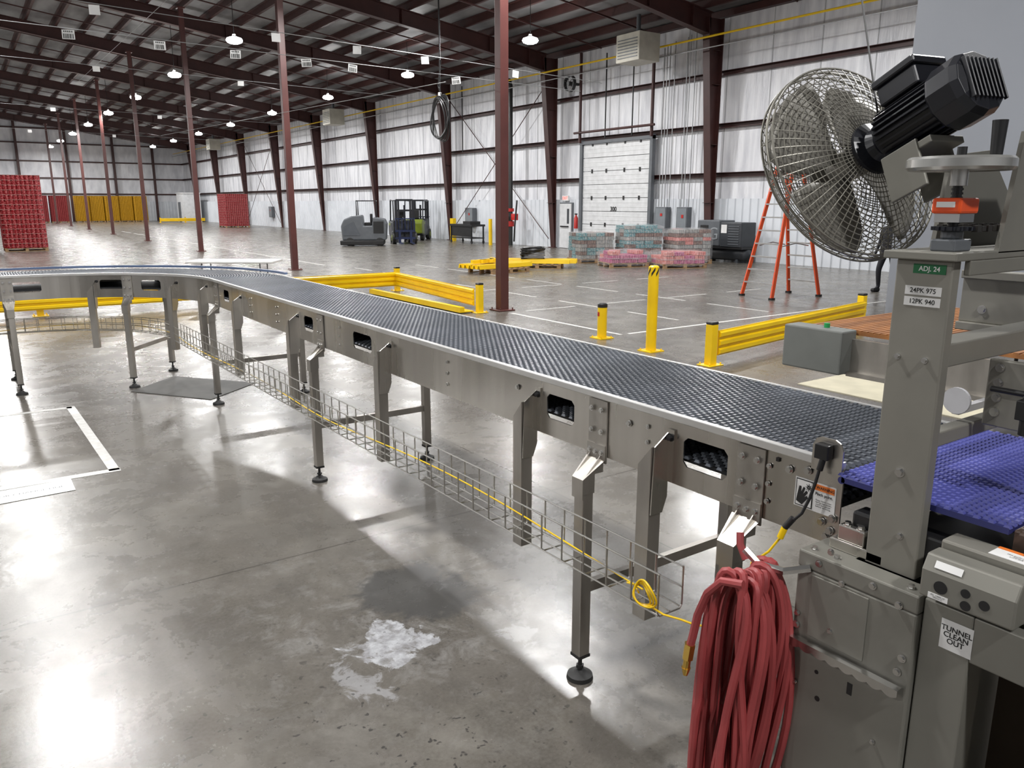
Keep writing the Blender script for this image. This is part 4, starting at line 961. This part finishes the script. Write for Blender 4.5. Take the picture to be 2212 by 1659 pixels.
for x in(21.15,21.85):
    for y in(34.1,36.1): M().box(x-.03,x+.03,y-.03,y+.03,.1,.95).obj('leg',BLACK,ct); M().cyl((x-.02,y,.08),(x+.02,y,.08),.08,n=14).obj('caster',RUBBER,ct)
M().box(21.2,21.8,34.3,35.0,.95,1.1).obj('toolbox',BLACK,ct)
M().box(21.15,21.17,34.15,36.05,.35,.85).obj('cart_skirt',BLACK,ct)
M().box(21.9,22.1,37.2,37.5,0,1.2).obj('safety_board',YEL,label='yellow safety supply board standing by wall',cat='board')
# ------------------------------------------------------------------ person
def skinned(name,pts,edges,rad,mt,parent,lvl=2):
    me=bpy.data.meshes.new(name); o=Vector(parent['_w']); me.from_pydata([tuple(Vector(p_)-o) for p_ in pts],edges,[])
    ob_=bpy.data.objects.new(name,me); COL.objects.link(ob_); ob_.parent=parent; ob_['_w']=parent['_w']
    sk=ob_.modifiers.new('skin','SKIN'); 
    for i,r in enumerate(rad): me.skin_vertices[0].data[i].radius=(r if isinstance(r,tuple) else (r,r))
    me.skin_vertices[0].data[0].use_root=True
    sk.use_smooth_shade=True; ss_=ob_.modifiers.new('sub','SUBSURF'); ss_.levels=lvl; ss_.render_levels=lvl
    me.materials.append(mt); return ob_
px_,py_=17.5,10.1
pe=thing('person',(px_,py_,0),'person in dark trousers and dark shirt walking across floor','person')
q=lambda a_,b_,z:(px_+a_,py_+b_,z)
skinned('body',[q(0,0,.95),q(0,0,1.15),q(0,0,1.38),q(0,0,1.50),q(-.02,0,1.58),q(-.03,0,1.68),q(-.02,0,1.76),
  q(0,.18,1.42),q(.05,.25,1.15),q(-.08,.25,.92),q(0,-.18,1.42),q(-.05,-.25,1.15),q(-.15,-.24,.93),
  q(0,.10,.88),q(-.16,.11,.50),q(-.10,.11,.10),q(-.24,.11,.05),q(0,-.10,.88),q(.08,-.11,.50),q(.26,-.11,.13),q(.18,-.11,.04),
  q(-.12,.25,.85),q(-.19,-.24,.86)],
  [(0,1),(1,2),(2,3),(3,4),(4,5),(5,6),(2,7),(7,8),(8,9),(2,10),(10,11),(11,12),(0,13),(13,14),(14,15),(15,16),(0,17),(17,18),(18,19),(19,20),(9,21),(12,22)],
  [(.13,.16),(.12,.14),(.12,.17),(.06,.06),(.055,.055),(.09,.08),(.07,.07),.06,.045,.03,.06,.045,.03,.09,.065,.045,.035,.09,.065,.045,.035,.035,.035],CLOTHB,pe)
m=M(); m.T=Matrix.Translation(q(-.03,0,1.68)); m.lathe([(.001,-.12),(.05,-.11),(.078,-.05),(.085,.02),(.07,.08),(.001,.11)],16); m.obj('head',SKIN,pe,smooth=True)
m=M(); m.T=Matrix.Translation(q(-.015,0,1.70)); m.lathe([(.088,-.03),(.095,.03),(.075,.10),(.001,.125)],16); m.obj('hair',mat('dark_hair',(.03,.02,.015),.7),pe,smooth=True)
for dx,dy,z in((-.20,.11,0),(.20,-.11,.0)):
    M().box(px_+dx-.14,px_+dx+.12,py_+dy-.05,py_+dy+.05,z,z+.09).obj('shoe',BLACK,pe,bevel=.03)
for o in bpy.data.objects:
    if '_w' in o: del o['_w']
SC.view_settings.view_transform='Standard'; SC.view_settings.look='None'
SC.view_settings.exposure=-0.22
